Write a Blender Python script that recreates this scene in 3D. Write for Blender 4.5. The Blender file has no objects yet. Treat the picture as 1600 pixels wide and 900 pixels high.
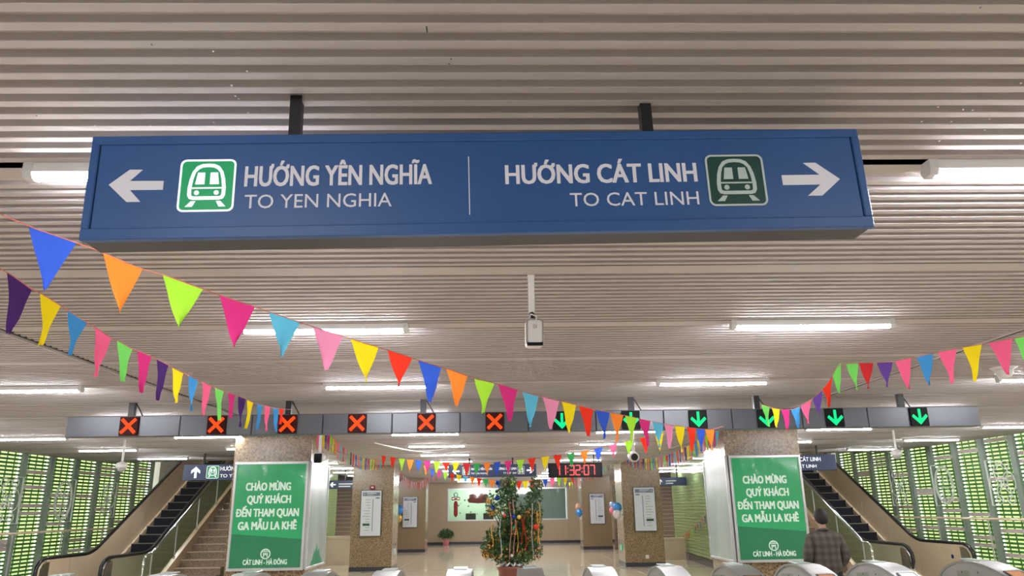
import bpy, bmesh, math, random
from mathutils import Vector, Matrix
random.seed(7)
S = bpy.context.scene
COL = S.collection
PI = math.pi

# ---------------------------------------------------------------- camera, world, exposure
FPX, PITCH, YAW, ROLL, ZC = 1160.95, math.radians(16.506), math.radians(1.46), math.radians(0.855), 1.75
fwd = Vector((math.sin(YAW)*math.cos(PITCH), math.cos(YAW)*math.cos(PITCH), math.sin(PITCH)))
rt0 = Vector((math.cos(YAW), -math.sin(YAW), 0)); up0 = rt0.cross(fwd)
RT = math.cos(ROLL)*rt0 - math.sin(ROLL)*up0
UP = math.sin(ROLL)*rt0 + math.cos(ROLL)*up0
cam = bpy.data.cameras.new('camera'); co = bpy.data.objects.new('camera', cam); COL.objects.link(co)
cam.sensor_width = 36; cam.lens = 36*FPX/1600; cam.clip_start = .05; cam.clip_end = 300
co.matrix_world = Matrix(((RT.x, UP.x, -fwd.x, 0), (RT.y, UP.y, -fwd.y, 0), (RT.z, UP.z, -fwd.z, ZC), (0, 0, 0, 1)))
S.camera = co
w = bpy.data.worlds.new('overcast_sky'); S.world = w; w.use_nodes = True
w.node_tree.nodes['Background'].inputs[0].default_value = (1, 1, .94, 1)
w.node_tree.nodes['Background'].inputs[1].default_value = 2.5
S.view_settings.view_transform = 'Standard'; S.view_settings.look = 'None'
S.view_settings.exposure = 0.38; S.view_settings.gamma = 1; S.view_settings.use_curve_mapping = False
TUBE_POWER = 105.0

def ray(x, y): return RT*(x-800)/FPX - UP*(y-450)/FPX + fwd
def at(x, y, Y):                      # a pixel of the photo and a distance into the hall -> world point
    d = ray(x, y); return Vector((0, 0, ZC)) + d*(Y/d.y)
def proj(p):
    v = Vector(p) - Vector((0, 0, ZC)); z = v.dot(fwd)
    return 800+FPX*v.dot(RT)/z, 450-FPX*v.dot(UP)/z

# ---------------------------------------------------------------- materials
MATS = {}
def srgb(r, g, b):
    f = lambda c: (c/255/12.92) if c/255 <= .04045 else ((c/255+.055)/1.055)**2.4
    return (f(r), f(g), f(b))
def mat(name, col, rough=.5, metal=0, emit=None, es=1, noise=0, scale=6, bump=0, spec=.5, stretch=None, trans=0, alpha=1):
    if name in MATS: return MATS[name]
    m = bpy.data.materials.new(name); m.use_nodes = True; MATS[name] = m
    nt = m.node_tree; b = nt.nodes['Principled BSDF']
    b.inputs['Base Color'].default_value = (*col, 1); b.inputs['Roughness'].default_value = rough
    b.inputs['Metallic'].default_value = metal; b.inputs['Specular IOR Level'].default_value = spec
    if emit: b.inputs['Emission Color'].default_value = (*emit, 1); b.inputs['Emission Strength'].default_value = es
    if trans: b.inputs['Transmission Weight'].default_value = trans
    if alpha < 1: b.inputs['Alpha'].default_value = alpha
    tc = nt.nodes.new('ShaderNodeTexCoord'); mp = nt.nodes.new('ShaderNodeMapping')
    nt.links.new(tc.outputs['Object'], mp.inputs[0])
    if stretch: mp.inputs['Scale'].default_value = stretch
    n = nt.nodes.new('ShaderNodeTexNoise'); n.inputs['Scale'].default_value = scale; n.inputs['Detail'].default_value = 6
    nt.links.new(mp.outputs[0], n.inputs['Vector'])
    if noise:
        r = nt.nodes.new('ShaderNodeValToRGB'); nt.links.new(n.outputs['Fac'], r.inputs[0])
        r.color_ramp.elements[0].position = .3; r.color_ramp.elements[1].position = .7
        r.color_ramp.elements[0].color = (*[c*(1-noise) for c in col], 1); r.color_ramp.elements[1].color = (*[min(1, c*(1+noise)) for c in col], 1)
        nt.links.new(r.outputs[0], b.inputs['Base Color'])
    if bump:
        bp = nt.nodes.new('ShaderNodeBump'); bp.inputs['Strength'].default_value = bump; bp.inputs['Distance'].default_value = .01
        nt.links.new(n.outputs['Fac'], bp.inputs['Height']); nt.links.new(bp.outputs[0], b.inputs['Normal'])
    return m
def granite(name, c0, c1, c2, rough=.25, sc=45):
    m = mat(name, c1, rough); nt = m.node_tree; b = nt.nodes['Principled BSDF']
    tc = nt.nodes['Texture Coordinate']
    n = nt.nodes.new('ShaderNodeTexNoise'); n.inputs['Scale'].default_value = sc; n.inputs['Detail'].default_value = 3; n.inputs['Roughness'].default_value = .7
    nt.links.new(tc.outputs['Object'], n.inputs['Vector'])
    r = nt.nodes.new('ShaderNodeValToRGB'); e = r.color_ramp.elements
    e[0].position = .36; e[0].color = (*c0, 1); e[1].position = .62; e[1].color = (*c2, 1)
    k = e.new(.48); k.color = (*c1, 1)
    nt.links.new(n.outputs['Fac'], r.inputs[0]); nt.links.new(r.outputs[0], b.inputs['Base Color'])
    return m
M = {}
M['ceil'] = mat('painted_slat_metal', (.51, .478, .482), .68, 0, noise=.10, scale=1.6, stretch=(.35, 2, 1), spec=.22)
M['ceil_far'] = M['ceil']
M['void'] = mat('dark_void', (.012, .012, .014), .9)
M['black'] = mat('black_paint', (.012, .012, .014), .45)
M['blue'] = mat('blue_enamel', srgb(40, 84, 143), .38, 0, noise=.06, scale=3)
M['bluedark'] = mat('blue_sign_back', srgb(52, 68, 96), .5)
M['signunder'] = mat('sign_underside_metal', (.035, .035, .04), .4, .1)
M['letter'] = mat('white_acrylic', (.62, .61, .66), .35, emit=(.9, .93, 1), es=.08)
M['letterlit'] = mat('lit_white_acrylic', (.8, .82, .85), .35, emit=(.93, .97, 1), es=.45)
M['greensign'] = mat('green_acrylic', srgb(10, 140, 88), .35, emit=srgb(10, 160, 95), es=.28)
M['greendark'] = mat('dark_green_acrylic', srgb(12, 66, 58), .35)
M['palegreen'] = mat('pale_green_acrylic', (.5, .62, .6), .35)
M['tube'] = mat('lit_fluorescent_tube', (.9, .9, .9), .4, emit=(.985, .975, 1), es=TUBE_POWER)
M['tubecap'] = mat('lamp_end_plastic', (.6, .6, .6), .4)
M['white'] = mat('white_plastic', (.72, .71, .69), .35)
M['lens'] = mat('black_glass', (.01, .01, .012), .08)
M['steel'] = mat('brushed_steel', (.50, .51, .52), .34, .9, noise=.05, scale=4, stretch=(1, 12, 1))
M['gateside'] = mat('grey_cabinet_metal', (.46, .455, .45), .38, .3, noise=.04, scale=3)
M['chrome'] = mat('chrome', (.8, .8, .8), .12, 1)
M['barpanel'] = mat('blue_grey_panel', (.085, .091, .105), .35, .35, noise=.05, scale=2)
M['barpale'] = mat('pale_grey_panel', (.19, .2, .215), .35, .35)
M['ledred'] = mat('red_led', (.06, .004, .002), .5, emit=(1, .062, .006), es=1.15, spec=.1)
M['leddark'] = mat('dark_red_led_board', (.035, .004, .004), .6, spec=.15)
M['ledblack'] = mat('black_led_board', (.008, .01, .01), .6, spec=.15)
M['ledgreen'] = mat('green_led', (.002, .05, .02), .5, emit=(.004, .86, .25), es=1.0, spec=.1)
M['granite'] = granite('brown_granite', (.06, .038, .018), (.235, .16, .088), (.40, .295, .175))
M['granitesmooth'] = granite('pale_granite', (.28, .22, .165), (.38, .31, .24), (.47, .40, .32), .12, 20)
M['wallstone'] = granite('wall_granite', (.29, .222, .145), (.40, .315, .215), (.48, .385, .275), .2, 30)
M['floor'] = mat('polished_floor_tile', (.72, .62, .47), .09, noise=.07, scale=1.3)
M['grout'] = mat('grout', (.3, .27, .22), .8)
M['skirt'] = mat('dark_stone_skirting', (.05, .05, .06), .2)
M['tan'] = mat('tan_steel_panel', (.72, .57, .39), .3, .0, noise=.08, scale=.9)
M['tanlight'] = mat('champagne_trim', (.90, .74, .54), .3, .25)
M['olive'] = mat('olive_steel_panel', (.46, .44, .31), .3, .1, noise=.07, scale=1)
M['rubber'] = mat('black_rubber', (.012, .013, .014), .3)
M['step'] = mat('ribbed_step_metal', (.009, .010, .016), .55, 0, spec=.3)
M['stepedge'] = mat('step_edge', (.3, .28, .2), .5)
M['stairstone'] = granite('stair_granite', (.16, .10, .065), (.27, .19, .13), (.37, .27, .2), .4, 40)
M['nosing'] = mat('pale_nosing', (.55, .45, .34), .4)
M['copper'] = mat('stringer_stone', (.55, .385, .25), .3, noise=.08, scale=6)
M['cream'] = mat('cream_stone', (.56, .47, .35), .35, noise=.05)
M['plain'] = mat('pale_plaster', (.46, .46, .42), .7)
M['slat'] = mat('green_louvre_paint', srgb(66, 128, 62), .5, noise=.12, scale=2)
M['greyslat'] = mat('grey_louvre_panel', srgb(196, 186, 182), .5, noise=.1, scale=8)
M['mullion'] = mat('grey_green_mullion', srgb(140, 155, 145), .5, noise=.1, scale=3)
M['post'] = mat('painted_frame', (.45, .47, .45), .45)
M['wire'] = mat('pale_wire', (.74, .80, .75), .5)
def translucent(name, col, tr):
    m = bpy.data.materials.new(name); m.use_nodes = True; nt = m.node_tree; nt.nodes.clear()
    o = nt.nodes.new('ShaderNodeOutputMaterial'); a = nt.nodes.new('ShaderNodeBsdfTranslucent'); b = nt.nodes.new('ShaderNodeBsdfTransparent'); x = nt.nodes.new('ShaderNodeMixShader')
    a.inputs[0].default_value = (*col, 1); b.inputs[0].default_value = (*[min(1, c*1.05) for c in col], 1); x.inputs[0].default_value = tr
    nt.links.new(a.outputs[0], x.inputs[1]); nt.links.new(b.outputs[0], x.inputs[2]); nt.links.new(x.outputs[0], o.inputs[0]); return m
M['pane'] = translucent('green_tinted_polycarbonate', (.57, .63, .42), .3)
def glassm(name, col, amt, rough=.05):
    m = bpy.data.materials.new(name); m.use_nodes = True; nt = m.node_tree; nt.nodes.clear()
    N = nt.nodes.new; o = N('ShaderNodeOutputMaterial'); a = N('ShaderNodeBsdfGlossy'); b = N('ShaderNodeBsdfTransparent'); x = N('ShaderNodeMixShader'); f = N('ShaderNodeLayerWeight'); f.inputs[0].default_value = .5
    a.inputs['Roughness'].default_value = rough; b.inputs[0].default_value = (*col, 1)
    pw = N('ShaderNodeMath'); pw.operation = 'POWER'; pw.inputs[1].default_value = 4.5; ml = N('ShaderNodeMath'); ml.operation = 'MULTIPLY_ADD'; ml.inputs[1].default_value = .75*amt; ml.inputs[2].default_value = .035*amt; ml.use_clamp = True
    nt.links.new(f.outputs['Facing'], pw.inputs[0]); nt.links.new(pw.outputs[0], ml.inputs[0]); nt.links.new(ml.outputs[0], x.inputs[0])
    nt.links.new(b.outputs[0], x.inputs[1]); nt.links.new(a.outputs[0], x.inputs[2]); nt.links.new(x.outputs[0], o.inputs[0]); return m
M['glass'] = glassm('clear_glass', (.86, .92, .84), 1.0)
M['film'] = glassm('clear_plastic_film', (.97, .98, .97), 1.6, .12)
M['poster'] = mat('green_poster_print', srgb(28, 150, 92), .45, emit=srgb(26, 150, 90), es=.32, noise=.07, scale=1.2)
M['posterdark'] = mat('dark_green_poster_print', srgb(22, 112, 72), .45, emit=srgb(22, 112, 72), es=.3, noise=.07, scale=1.5)
M['postertext'] = mat('white_poster_print', (.68, .78, .70), .5, emit=(.7, .85, .75), es=.25)
M['lightbox'] = mat('milky_light_box', (.40, .48, .45), .25, noise=.12, scale=2, stretch=(1, 1, .3))
M['alu'] = mat('aluminium_frame', (.62, .64, .64), .3, .5)
M['board'] = mat('white_board_print', (.62, .65, .70), .35)
M['boardblue'] = mat('blue_grey_print', (.14, .17, .25), .4)
M['print'] = mat('grey_print', (.36, .38, .40), .5)
M['greenprint'] = mat('dark_green_print', (.02, .07, .045), .5)
M['blind'] = mat('grey_blind', (.34, .38, .48), .6)
M['room'] = mat('office_wall', (.62, .70, .64), .6)
M['redpaper'] = mat('red_paper', srgb(150, 24, 40), .6)
M['roomlamp'] = mat('lit_office_panel', (.9, .9, .9), .5, emit=(.9, 1, .93), es=13)
M['leaf'] = mat('glossy_leaf', (.05, .125, .035), .3, noise=.65, scale=9)
M['bark'] = mat('bark', (.08, .05, .03), .8)
M['orange'] = mat('kumquat_skin', (.80, .34, .05), .4)
M['gold'] = mat('gold_tinsel', (.9, .62, .14), .3, .5)
M['silver'] = mat('silver_tinsel', (.75, .78, .8), .3, .5)
M['pinkt'] = mat('pink_tinsel', (.8, .35, .38), .4, .2)
M['redt'] = mat('red_tinsel', (.75, .04, .02), .4, .2)
M['bauble'] = mat('blue_bauble', (.01, .04, .3), .15, .5)
M['baubleg'] = mat('green_bauble', (.0, .4, .2), .15, .5)
M['pot'] = mat('terracotta_glaze', (.19, .055, .035), .35, noise=.2)
M['skin'] = mat('skin', (.50, .30, .21), .5)
M['hair'] = mat('black_hair', (.012, .011, .011), .55, bump=.5, scale=60)
M['trouser'] = mat('dark_trouser_cloth', (.02, .022, .03), .8)
M['shoe'] = mat('black_shoe', (.012, .012, .012), .4)
def plaid():
    m = mat('brown_check_cloth', (.12, .10, .08), .85); nt = m.node_tree; b = nt.nodes['Principled BSDF']; tc = nt.nodes['Texture Coordinate']
    outs = []
    for d in ('X', 'Z'):
        wv = nt.nodes.new('ShaderNodeTexWave'); wv.bands_direction = d; wv.inputs['Scale'].default_value = 3.2; wv.inputs['Distortion'].default_value = .4
        nt.links.new(tc.outputs['Object'], wv.inputs['Vector']); outs.append(wv)
    a = nt.nodes.new('ShaderNodeMath'); a.operation = 'ADD'; nt.links.new(outs[0].outputs['Fac'], a.inputs[0]); nt.links.new(outs[1].outputs['Fac'], a.inputs[1])
    r = nt.nodes.new('ShaderNodeValToRGB'); r.color_ramp.elements[0].color = (.075, .06, .047, 1); r.color_ramp.elements[1].color = (.135, .115, .095, 1)
    r.color_ramp.elements[0].position = .2
    h = nt.nodes.new('ShaderNodeMath'); h.operation = 'MULTIPLY'; h.inputs[1].default_value = .5
    nt.links.new(a.outputs[0], h.inputs[0]); nt.links.new(h.outputs[0], r.inputs[0]); nt.links.new(r.outputs[0], b.inputs['Base Color']); return m
M['plaid'] = plaid()
FLAGC = {'blue': srgb(52, 92, 205), 'orange': srgb(255, 140, 50), 'lime': srgb(172, 236, 62), 'magenta': srgb(216, 52, 132), 'sky': srgb(98, 192, 226),
         'light pink': srgb(240, 150, 190), 'yellow': srgb(250, 226, 26), 'red': srgb(240, 56, 34), 'purple': srgb(74, 40, 110), 'pink': srgb(250, 106, 152),
         'green': srgb(128, 232, 108), 'azure': srgb(66, 150, 218), 'violet': srgb(104, 70, 160), 'dark green': srgb(60, 170, 90), 'crimson': srgb(214, 50, 56)}
def clothm(name, col):
    m = bpy.data.materials.new(name); m.use_nodes = True; nt = m.node_tree; nt.nodes.clear()
    o = nt.nodes.new('ShaderNodeOutputMaterial'); a = nt.nodes.new('ShaderNodeBsdfDiffuse'); b = nt.nodes.new('ShaderNodeBsdfTranslucent'); x = nt.nodes.new('ShaderNodeMixShader')
    for q in (a, b): q.inputs[0].default_value = (*col, 1)
    x.inputs[0].default_value = .45
    nt.links.new(a.outputs[0], x.inputs[1]); nt.links.new(b.outputs[0], x.inputs[2]); nt.links.new(x.outputs[0], o.inputs[0]); return m
FM = {k: clothm(k.replace(' ', '_')+'_flag_cloth', [min(1, c*1.02+.01) for c in v]) for k, v in FLAGC.items()}
M['cord'] = mat('red_cord', srgb(200, 110, 95), .8)

# ---------------------------------------------------------------- mesh helpers
class MB:
    def __init__(s): s.v = []; s.f = []; s.m = []
    def add(s, vs, fs, mi=0, T=None):
        o = len(s.v)
        for p in vs:
            p = Vector(p); s.v.append(tuple(T @ p if T else p))
        for f in fs: s.f.append(tuple(i+o for i in f)); s.m.append(mi)
        return s
    def box(s, x0, x1, y0, y1, z0, z1, mi=0, T=None):
        v = [(x, y, z) for x in (x0, x1) for y in (y0, y1) for z in (z0, z1)]
        return s.add(v, [(0, 1, 3, 2), (4, 6, 7, 5), (0, 4, 5, 1), (2, 3, 7, 6), (0, 2, 6, 4), (1, 5, 7, 3)], mi, T)
    def bbox(s, x0, x1, y0, y1, z0, z1, b=.01, mi=0, T=None):     # box with bevelled rim (vertical edges and top/bottom chamfer)
        pts = lambda k: [(x0+b-k*0+0, y0+k), (x1-b, y0+k), (x1-k, y0+b), (x1-k, y1-b), (x1-b, y1-k), (x0+b, y1-k), (x0+k, y1-b), (x0+k, y0+b)]
        V = [(x, y, z0) for x, y in pts(b*.6)]+[(x, y, z0+b) for x, y in pts(0)]+[(x, y, z1-b) for x, y in pts(0)]+[(x, y, z1) for x, y in pts(b*.6)]
        F = [tuple(range(7, -1, -1)), tuple(range(24, 32))]
        for r in range(3):
            for i in range(8): j = (i+1) % 8; F.append((r*8+i, r*8+j, r*8+8+j, r*8+8+i))
        return s.add(V, F, mi, T)
    def prism(s, poly, axis, a, b, mi=0, T=None):      # poly in the two other axes (cyclic order), extruded a..b
        n = len(poly)
        def P(u, v, t): return {'x': (t, u, v), 'y': (u, t, v), 'z': (u, v, t)}[axis]
        V = [P(u, v, a) for u, v in poly]+[P(u, v, b) for u, v in poly]
        F = [tuple(range(n-1, -1, -1)), tuple(range(n, 2*n))]+[(i, (i+1) % n, n+(i+1) % n, n+i) for i in range(n)]
        return s.add(V, F, mi, T)
    def tube(s, pts, r, n=6, mi=0, caps=True, T=None):
        pts = [Vector(p) for p in pts]; R = r if isinstance(r, (list, tuple)) else [r]*len(pts)
        V = []; F = []; prev = None
        for i, p in enumerate(pts):
            t = (pts[min(i+1, len(pts)-1)]-pts[max(i-1, 0)])
            if t.length < 1e-9: t = Vector((0, 0, 1))
            t.normalize()
            if prev is None: a = t.orthogonal().normalized()
            else: a = (prev - t*prev.dot(t)); a = a.normalized() if a.length > 1e-6 else t.orthogonal().normalized()
            prev = a; b = t.cross(a)
            for k in range(n):
                q = 2*PI*k/n; V.append(p+(a*math.cos(q)+b*math.sin(q))*R[i])
        for i in range(len(pts)-1):
            for k in range(n): F.append((i*n+k, i*n+(k+1) % n, (i+1)*n+(k+1) % n, (i+1)*n+k))
        if caps: F.append(tuple(range(n-1, -1, -1))); F.append(tuple((len(pts)-1)*n+k for k in range(n)))
        return s.add(V, F, mi, T)
    def lathe(s, prof, c=(0, 0, 0), n=16, mi=0, sx=1, sy=1, T=None):   # prof [(r,z)]
        V = []; F = []
        for r, z in prof:
            for k in range(n): V.append((c[0]+sx*r*math.cos(2*PI*k/n), c[1]+sy*r*math.sin(2*PI*k/n), c[2]+z))
        for i in range(len(prof)-1):
            for k in range(n): F.append((i*n+k, i*n+(k+1) % n, (i+1)*n+(k+1) % n, (i+1)*n+k))
        F.append(tuple(range(n-1, -1, -1))); F.append(tuple((len(prof)-1)*n+k for k in range(n)))
        return s.add(V, F, mi, T)
    def ball(s, c, r, n=12, mi=0, sz=1):
        k = n//2
        return s.lathe([(max(1e-4, r*math.sin(PI*i/k)), -r*sz*math.cos(PI*i/k)) for i in range(k+1)], c, n, mi)
    def build(s, name, mats, parent=None, smooth=False, kind=None, loc=None, label=None):
        me = bpy.data.meshes.new(name); me.from_pydata(s.v, [], s.f)
        for m in (mats if isinstance(mats, (list, tuple)) else [mats]): me.materials.append(m)
        me.polygons.foreach_set('material_index', s.m)
        if smooth: me.polygons.foreach_set('use_smooth', [True]*len(s.f))
        me.update()
        return link(name, me, parent, kind, loc, label)
def link(name, me, parent=None, kind=None, loc=None, label=None):
    o = bpy.data.objects.new(name, me); COL.objects.link(o)
    if parent: o.parent = parent
    if kind: o['kind'] = kind
    if loc: o.location = loc
    if label: o['label'] = label
    return o
def tag(o, label, cat, group=None):
    o['label'] = label; o['category'] = cat
    if group: o['group'] = group
    return o
def thing(name, label, cat, loc=(0, 0, 0), rz=0, group=None, rot=None):
    o = bpy.data.objects.new(name, None); COL.objects.link(o); o.empty_display_size = .1
    o.location = loc; o.rotation_euler = rot or (0, 0, rz); return tag(o, label, cat, group)
def structure(name, mb, m, parent=None): return mb.build(name, m, parent, kind='structure')

_TC = {}
def _glyphs(body):
    c = bpy.data.curves.new('t', 'FONT'); c.body = body; c.extrude = .5; c.resolution_u = 3
    o = bpy.data.objects.new('t', c); COL.objects.link(o)
    me = bpy.data.meshes.new_from_object(o.evaluated_get(bpy.context.evaluated_depsgraph_get()))
    r = ([tuple(v.co) for v in me.vertices], [tuple(p.vertices) for p in me.polygons])
    bpy.data.objects.remove(o); bpy.data.curves.remove(c); bpy.data.meshes.remove(me); return r
SPECIAL = {'Ư': ('U', 'h'), 'Ừ': ('Ù', 'h'), 'Ơ': ('O', 'h'), 'Ớ': ('Ó', 'h'), 'Ượ': ('U', 'h'), 'Đ': ('D', 'd'), 'Ĩ': ('I', 't'), 'Ẫ': ('Â', 'T'), 'Ế': ('Ê', 'a'), 'Ố': ('Ô', 'a')}
def _text(s):                                  # base letters of the built-in face, Vietnamese marks added as small strokes
    if s in _TC: return _TC[s]
    plain = ''.join(SPECIAL[c][0] if c in SPECIAL else c for c in s)
    V, F = _glyphs(plain); mb = MB(); mb.add(V, F)
    for i, c in enumerate(s):
        if c not in SPECIAL: continue
        base, k = SPECIAL[c]; gw = _glyphs(base)[0]; w_ = max(v[0] for v in gw)-min(v[0] for v in gw)
        xr = max(v[0] for v in _glyphs(plain[:i+1])[0]); xl = xr-w_; cx = (xl+xr)/2
        def P(poly): mb.prism(poly, 'z', -.5, .5)
        if k == 'h':
            y0 = .60 if base in 'OÓ' else .62; q = xr-(.10 if base in 'OÓ' else .03)
            P([(q-.02, y0), (q+.05, y0+.01), (q+.09, y0+.05), (q+.10, y0+.14), (q+.02, y0+.14), (q+.02, y0+.08), (q-.03, y0+.06)])
        elif k == 'd': P([(xl-.07, .31), (xl+.26, .31), (xl+.26, .385), (xl-.07, .385)])
        elif k in 'tT':
            z = .80 if k == 't' else .93; z -= .02
            P([(cx-.17, z-.03), (cx-.13, z-.03), (cx-.08, z+.03), (cx+.06, z-.03), (cx+.13, z-.01), (cx+.17, z+.06), (cx+.12, z+.06), (cx+.07, z+.03), (cx-.06, z+.09), (cx-.13, z+.06)])
        elif k == 'a': P([(cx+.10, .84), (cx+.16, .82), (cx+.28, .96), (cx+.18, .98)])
    _TC[s] = (mb.v, mb.f); return _TC[s]
def text(name, s, x0, x1, zb, cap, m, parent, y, bold=.0, ext=.0012, label=None):
    V, F = _text(s)
    a = min(v[0] for v in V); b = max(v[0] for v in V); k = (x1-x0)/(b-a); q = cap/.682
    mb = MB(); dxs = [(0, 0)] if bold < .008 else [(i*bold*1.3, j*bold*.5) for i in (-1, 0, 1) for j in (-1, 1)]     # heavier weight: the outline thickened sideways
    for n_, (dx_, dz_) in enumerate(dxs):
        mb.add([(x0+(v[0]-a)*k+dx_*k, y-(v[2]+.5)*ext-n_*1e-5, zb+(v[1]+dz_)*q) for v in V], F)
    return mb.build(name, m, parent, label=label)

# ================================================================= SETTING
CZ = 3.09; S0, SP = 1.369, 1.3507
sk = lambda k: S0+SP*k
# ---- ceiling
cb = MB()
for (a, b, c, d) in ((-10.6, 10.9, -5.2, sk(14)), (-6.0, 6.9, sk(14), 41.2), (-10.6, -6.0, 27.2, 41.2), (6.9, 10.9, 27.2, 41.2)):
    cb.box(a, b, c, d, CZ+.07, CZ+.22)
ceiling = structure('ceiling', cb, M['void'])
PIT = (SP-.165)/14
def slat_prof(y):      # deep U-shaped baffle: open groove first, then the box of the slat with a small arris
    y += PIT-.037
    return [(y, CZ+.029), (y, CZ+.0025), (y+.0008, CZ+.0006), (y+.0025, CZ), (y+.036, CZ), (y+.037, CZ+.001), (y+.037, CZ+.029)]
slat_me = {}
def zone(k, xa, xb, single):
    y = sk(k); g0 = .05 if k == 1 else .009
    mb = MB(); mb.box(xa, xb, y+g0, y+SP-.003, CZ+.028, CZ+.032)
    mb.box(xa, xb, y+g0, y+g0+.006, CZ+.001, CZ+.05); mb.box(xa, xb, y+g0, y+.165, CZ, CZ+.029)
    mb.box(xa, xb, y+SP-.006, y+SP-.001, CZ+.001, CZ+.05)
    ys = [y+.165+PIT*i for i in range(14)]
    if not single:
        for q in ys: mb.prism(slat_prof(q), 'x', xa, xb)
    mb.build('ceiling_panel', M['ceil'], ceiling)
    if k != 1: MB().box(xa, xb, y-.004, y+g0+.004, CZ-.001, CZ+.03).build('joint_shade_strip', M['black'], ceiling)  # black strip stands in for the shade inside the panel joint
    if single:
        if 'a' not in slat_me:
            t = MB(); t.prism([(u, v-CZ) for u, v in slat_prof(0)], 'x', xa, xb); o = t.build('ceiling_slat', M['ceil'], ceiling)
            slat_me['a'] = o.data; o.location = (0, ys[0], CZ); ys = ys[1:]
        for q in ys: link('ceiling_slat', slat_me['a'], ceiling, loc=(0, q, CZ))
for k in range(-4, 29):
    zone(k, -3.68, 4.26, 0 <= k <= 4)
    if k < 14: zone(k, -10.58, -3.78, False); zone(k, 4.36, 10.88, False)
    else:
        zone(k, -6.0, -3.78, False); zone(k, 4.36, 6.9, False)
for x, n in ((-3.73, 'left'), (4.31, 'right')):
    t = MB(); t.box(x-.036, x-.012, -4, 41, CZ-.008, CZ+.02); t.box(x+.002, x+.012, -4, 41, CZ-.004, CZ+.02)
    t.build('joint_strip', M['ceil'], ceiling)
    MB().tube([(x+.035, y, CZ+.006+.006*math.sin(y*9)) for y in [i*.4-4 for i in range(113)]], .009, 5).build('joint_black_line', M['black'], ceiling)  # thin wavy black line along each long joint
# dark grime streak marks and chips: small paint flecks on slats near the sign are in the noise of the paint

chips = MB(); marks = MB()
for px, py in ((386, 111), (362, 133), (368, 150), (373, 154), (388, 176), (148, 196), (235, 196), (334, 191), (1595, 130), (1466, 167), (1505, 171), (1520, 172), (1440, 190), (1486, 190), (1546, 186), (1539, 203), (1468, 220), (333, 80)):
    d = ray(px, py); q = Vector((0, 0, ZC))+d*((CZ-.001-ZC)/d.z); chips.lathe([(.0022, -.002), (.0042, .0)], tuple(q), 6)
for px, py, L_ in ((667, 46, .028), (705, 92, .006), (702, 100, .005), (237, 70, .004), (57, 181, .004), (1532, 12, .004)):
    d = ray(px, py); q = Vector((0, 0, ZC))+d*((CZ-.001-ZC)/d.z); marks.box(q.x-.0018, q.x+.0018, q.y-L_/2, q.y+L_/2, CZ-.0012, CZ-.0002)
chips.build('paint_chip', M['letter'], ceiling, kind='stuff'); marks.build('scuff_mark', M['black'], ceiling, kind='stuff')

# ---- floor
fl = MB(); fl.box(-14, 14.6, -5.2, 41.2, -.2, -.012)
floor = structure('floor', fl, M['grout'])
TS = 1.0
tme = MB().bbox(.003, TS-.003, .003, TS-.003, -.015, 0, .004).build('floor_tile', M['floor'], floor, loc=(-4, 20.2, 0))
rest = MB(); n = 0
for i in range(-14, 15):
    for j in range(-5, 42):
        x, y = float(i), j+.2
        if -4 <= x < 5 and 20 <= y < 40.2:
            if (x, y) != (-4, 20.2): link('floor_tile', tme.data, floor, loc=(x, y, 0))
        elif y < 40.6: rest.add([(x+.003, y+.003, 0), (x+TS-.003, y+.003, 0), (x+TS-.003, y+TS-.003, 0), (x+.003, y+TS-.003, 0)], [(0, 1, 2, 3)])
rest.build('floor_tile', M['floor'], floor, kind='stuff')

# ---- far wall with the office window opening
WY = 40.5
wx0, wx1, wz0, wz1 = -2.50, 3.78, 1.14, 2.78
far = structure('wall_far', MB().box(-10.8, wx0, WY+.03, WY+.25, 0, CZ+.1).box(wx1, 11.1, WY+.03, WY+.25, 0, CZ+.1).box(wx0, wx1, WY+.03, WY+.25, 0, wz0).box(wx0, wx1, WY+.03, WY+.25, wz1, CZ+.1), M['grout'])
xs = [-6.8, -5.7, -4.6, -3.55, wx0, -1.25, 0.0, 1.26, 2.52, wx1, 4.9, 6.0, 7.4]; zs = [.12, wz0, 1.96, wz1, CZ]
for i in range(len(xs)-1):
    for j in range(4):
        if wx0-.01 <= xs[i] < wx1-.01 and j in (1, 2): continue
        MB().box(xs[i]+.004, xs[i+1]-.004, WY, WY+.03, zs[j]+.004, zs[j+1]-.004).build('stone_panel', M['wallstone'], far)
structure('baseboard_far', MB().box(-6.8, 7.4, WY-.02, WY+.01, 0, .12), M['skirt'])
win = structure('window_1', MB().box(wx0, wx1, WY-.05, WY+.08, wz0, wz0+.07).box(wx0, wx1, WY-.05, WY+.08, wz1-.07, wz1).box(wx0, wx0+.07, WY-.05, WY+.08, wz0+.07, wz1-.07).box(wx1-.07, wx1, WY-.05, WY+.08, wz0+.07, wz1-.07), M['alu'])
MB().box(.95, 1.02, WY-.03, WY+.06, wz0+.07, wz1-.07).build('frame_post', M['alu'], win)
for a, b in ((wx0+.07, .95), (1.02, wx1-.07)): MB().box(a, b, WY, WY+.008, wz0+.07, wz1-.07).build('pane', M['glass'], win)
tag(MB().box(1.03, wx1-.08, WY+.1, WY+.12, wz0+.05, wz1-.05).build('roller_blind', M['blind']), 'grey roller blind drawn down behind right half of far office window', 'blind')
rm = structure('wall_office', MB().box(-3.0, 1.0, 42.6, 42.7, 0, 3.1).box(-3.1, -3.0, 40.8, 42.7, 0, 3.1).box(1.0, 1.05, 40.8, 42.7, 0, 3.1).box(-3.1, 1.05, 40.8, 42.7, 3.0, 3.1).box(-3.1, 1.05, 40.8, 42.7, -.1, 0), M['room'])
MB().box(-2.2, .3, 41.4, 41.9, 2.95, 2.99).build('ceiling_light', M['roomlamp'], rm)
def far_at(x, y, Y=WY-.01): return at(x, y, Y)
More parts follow.
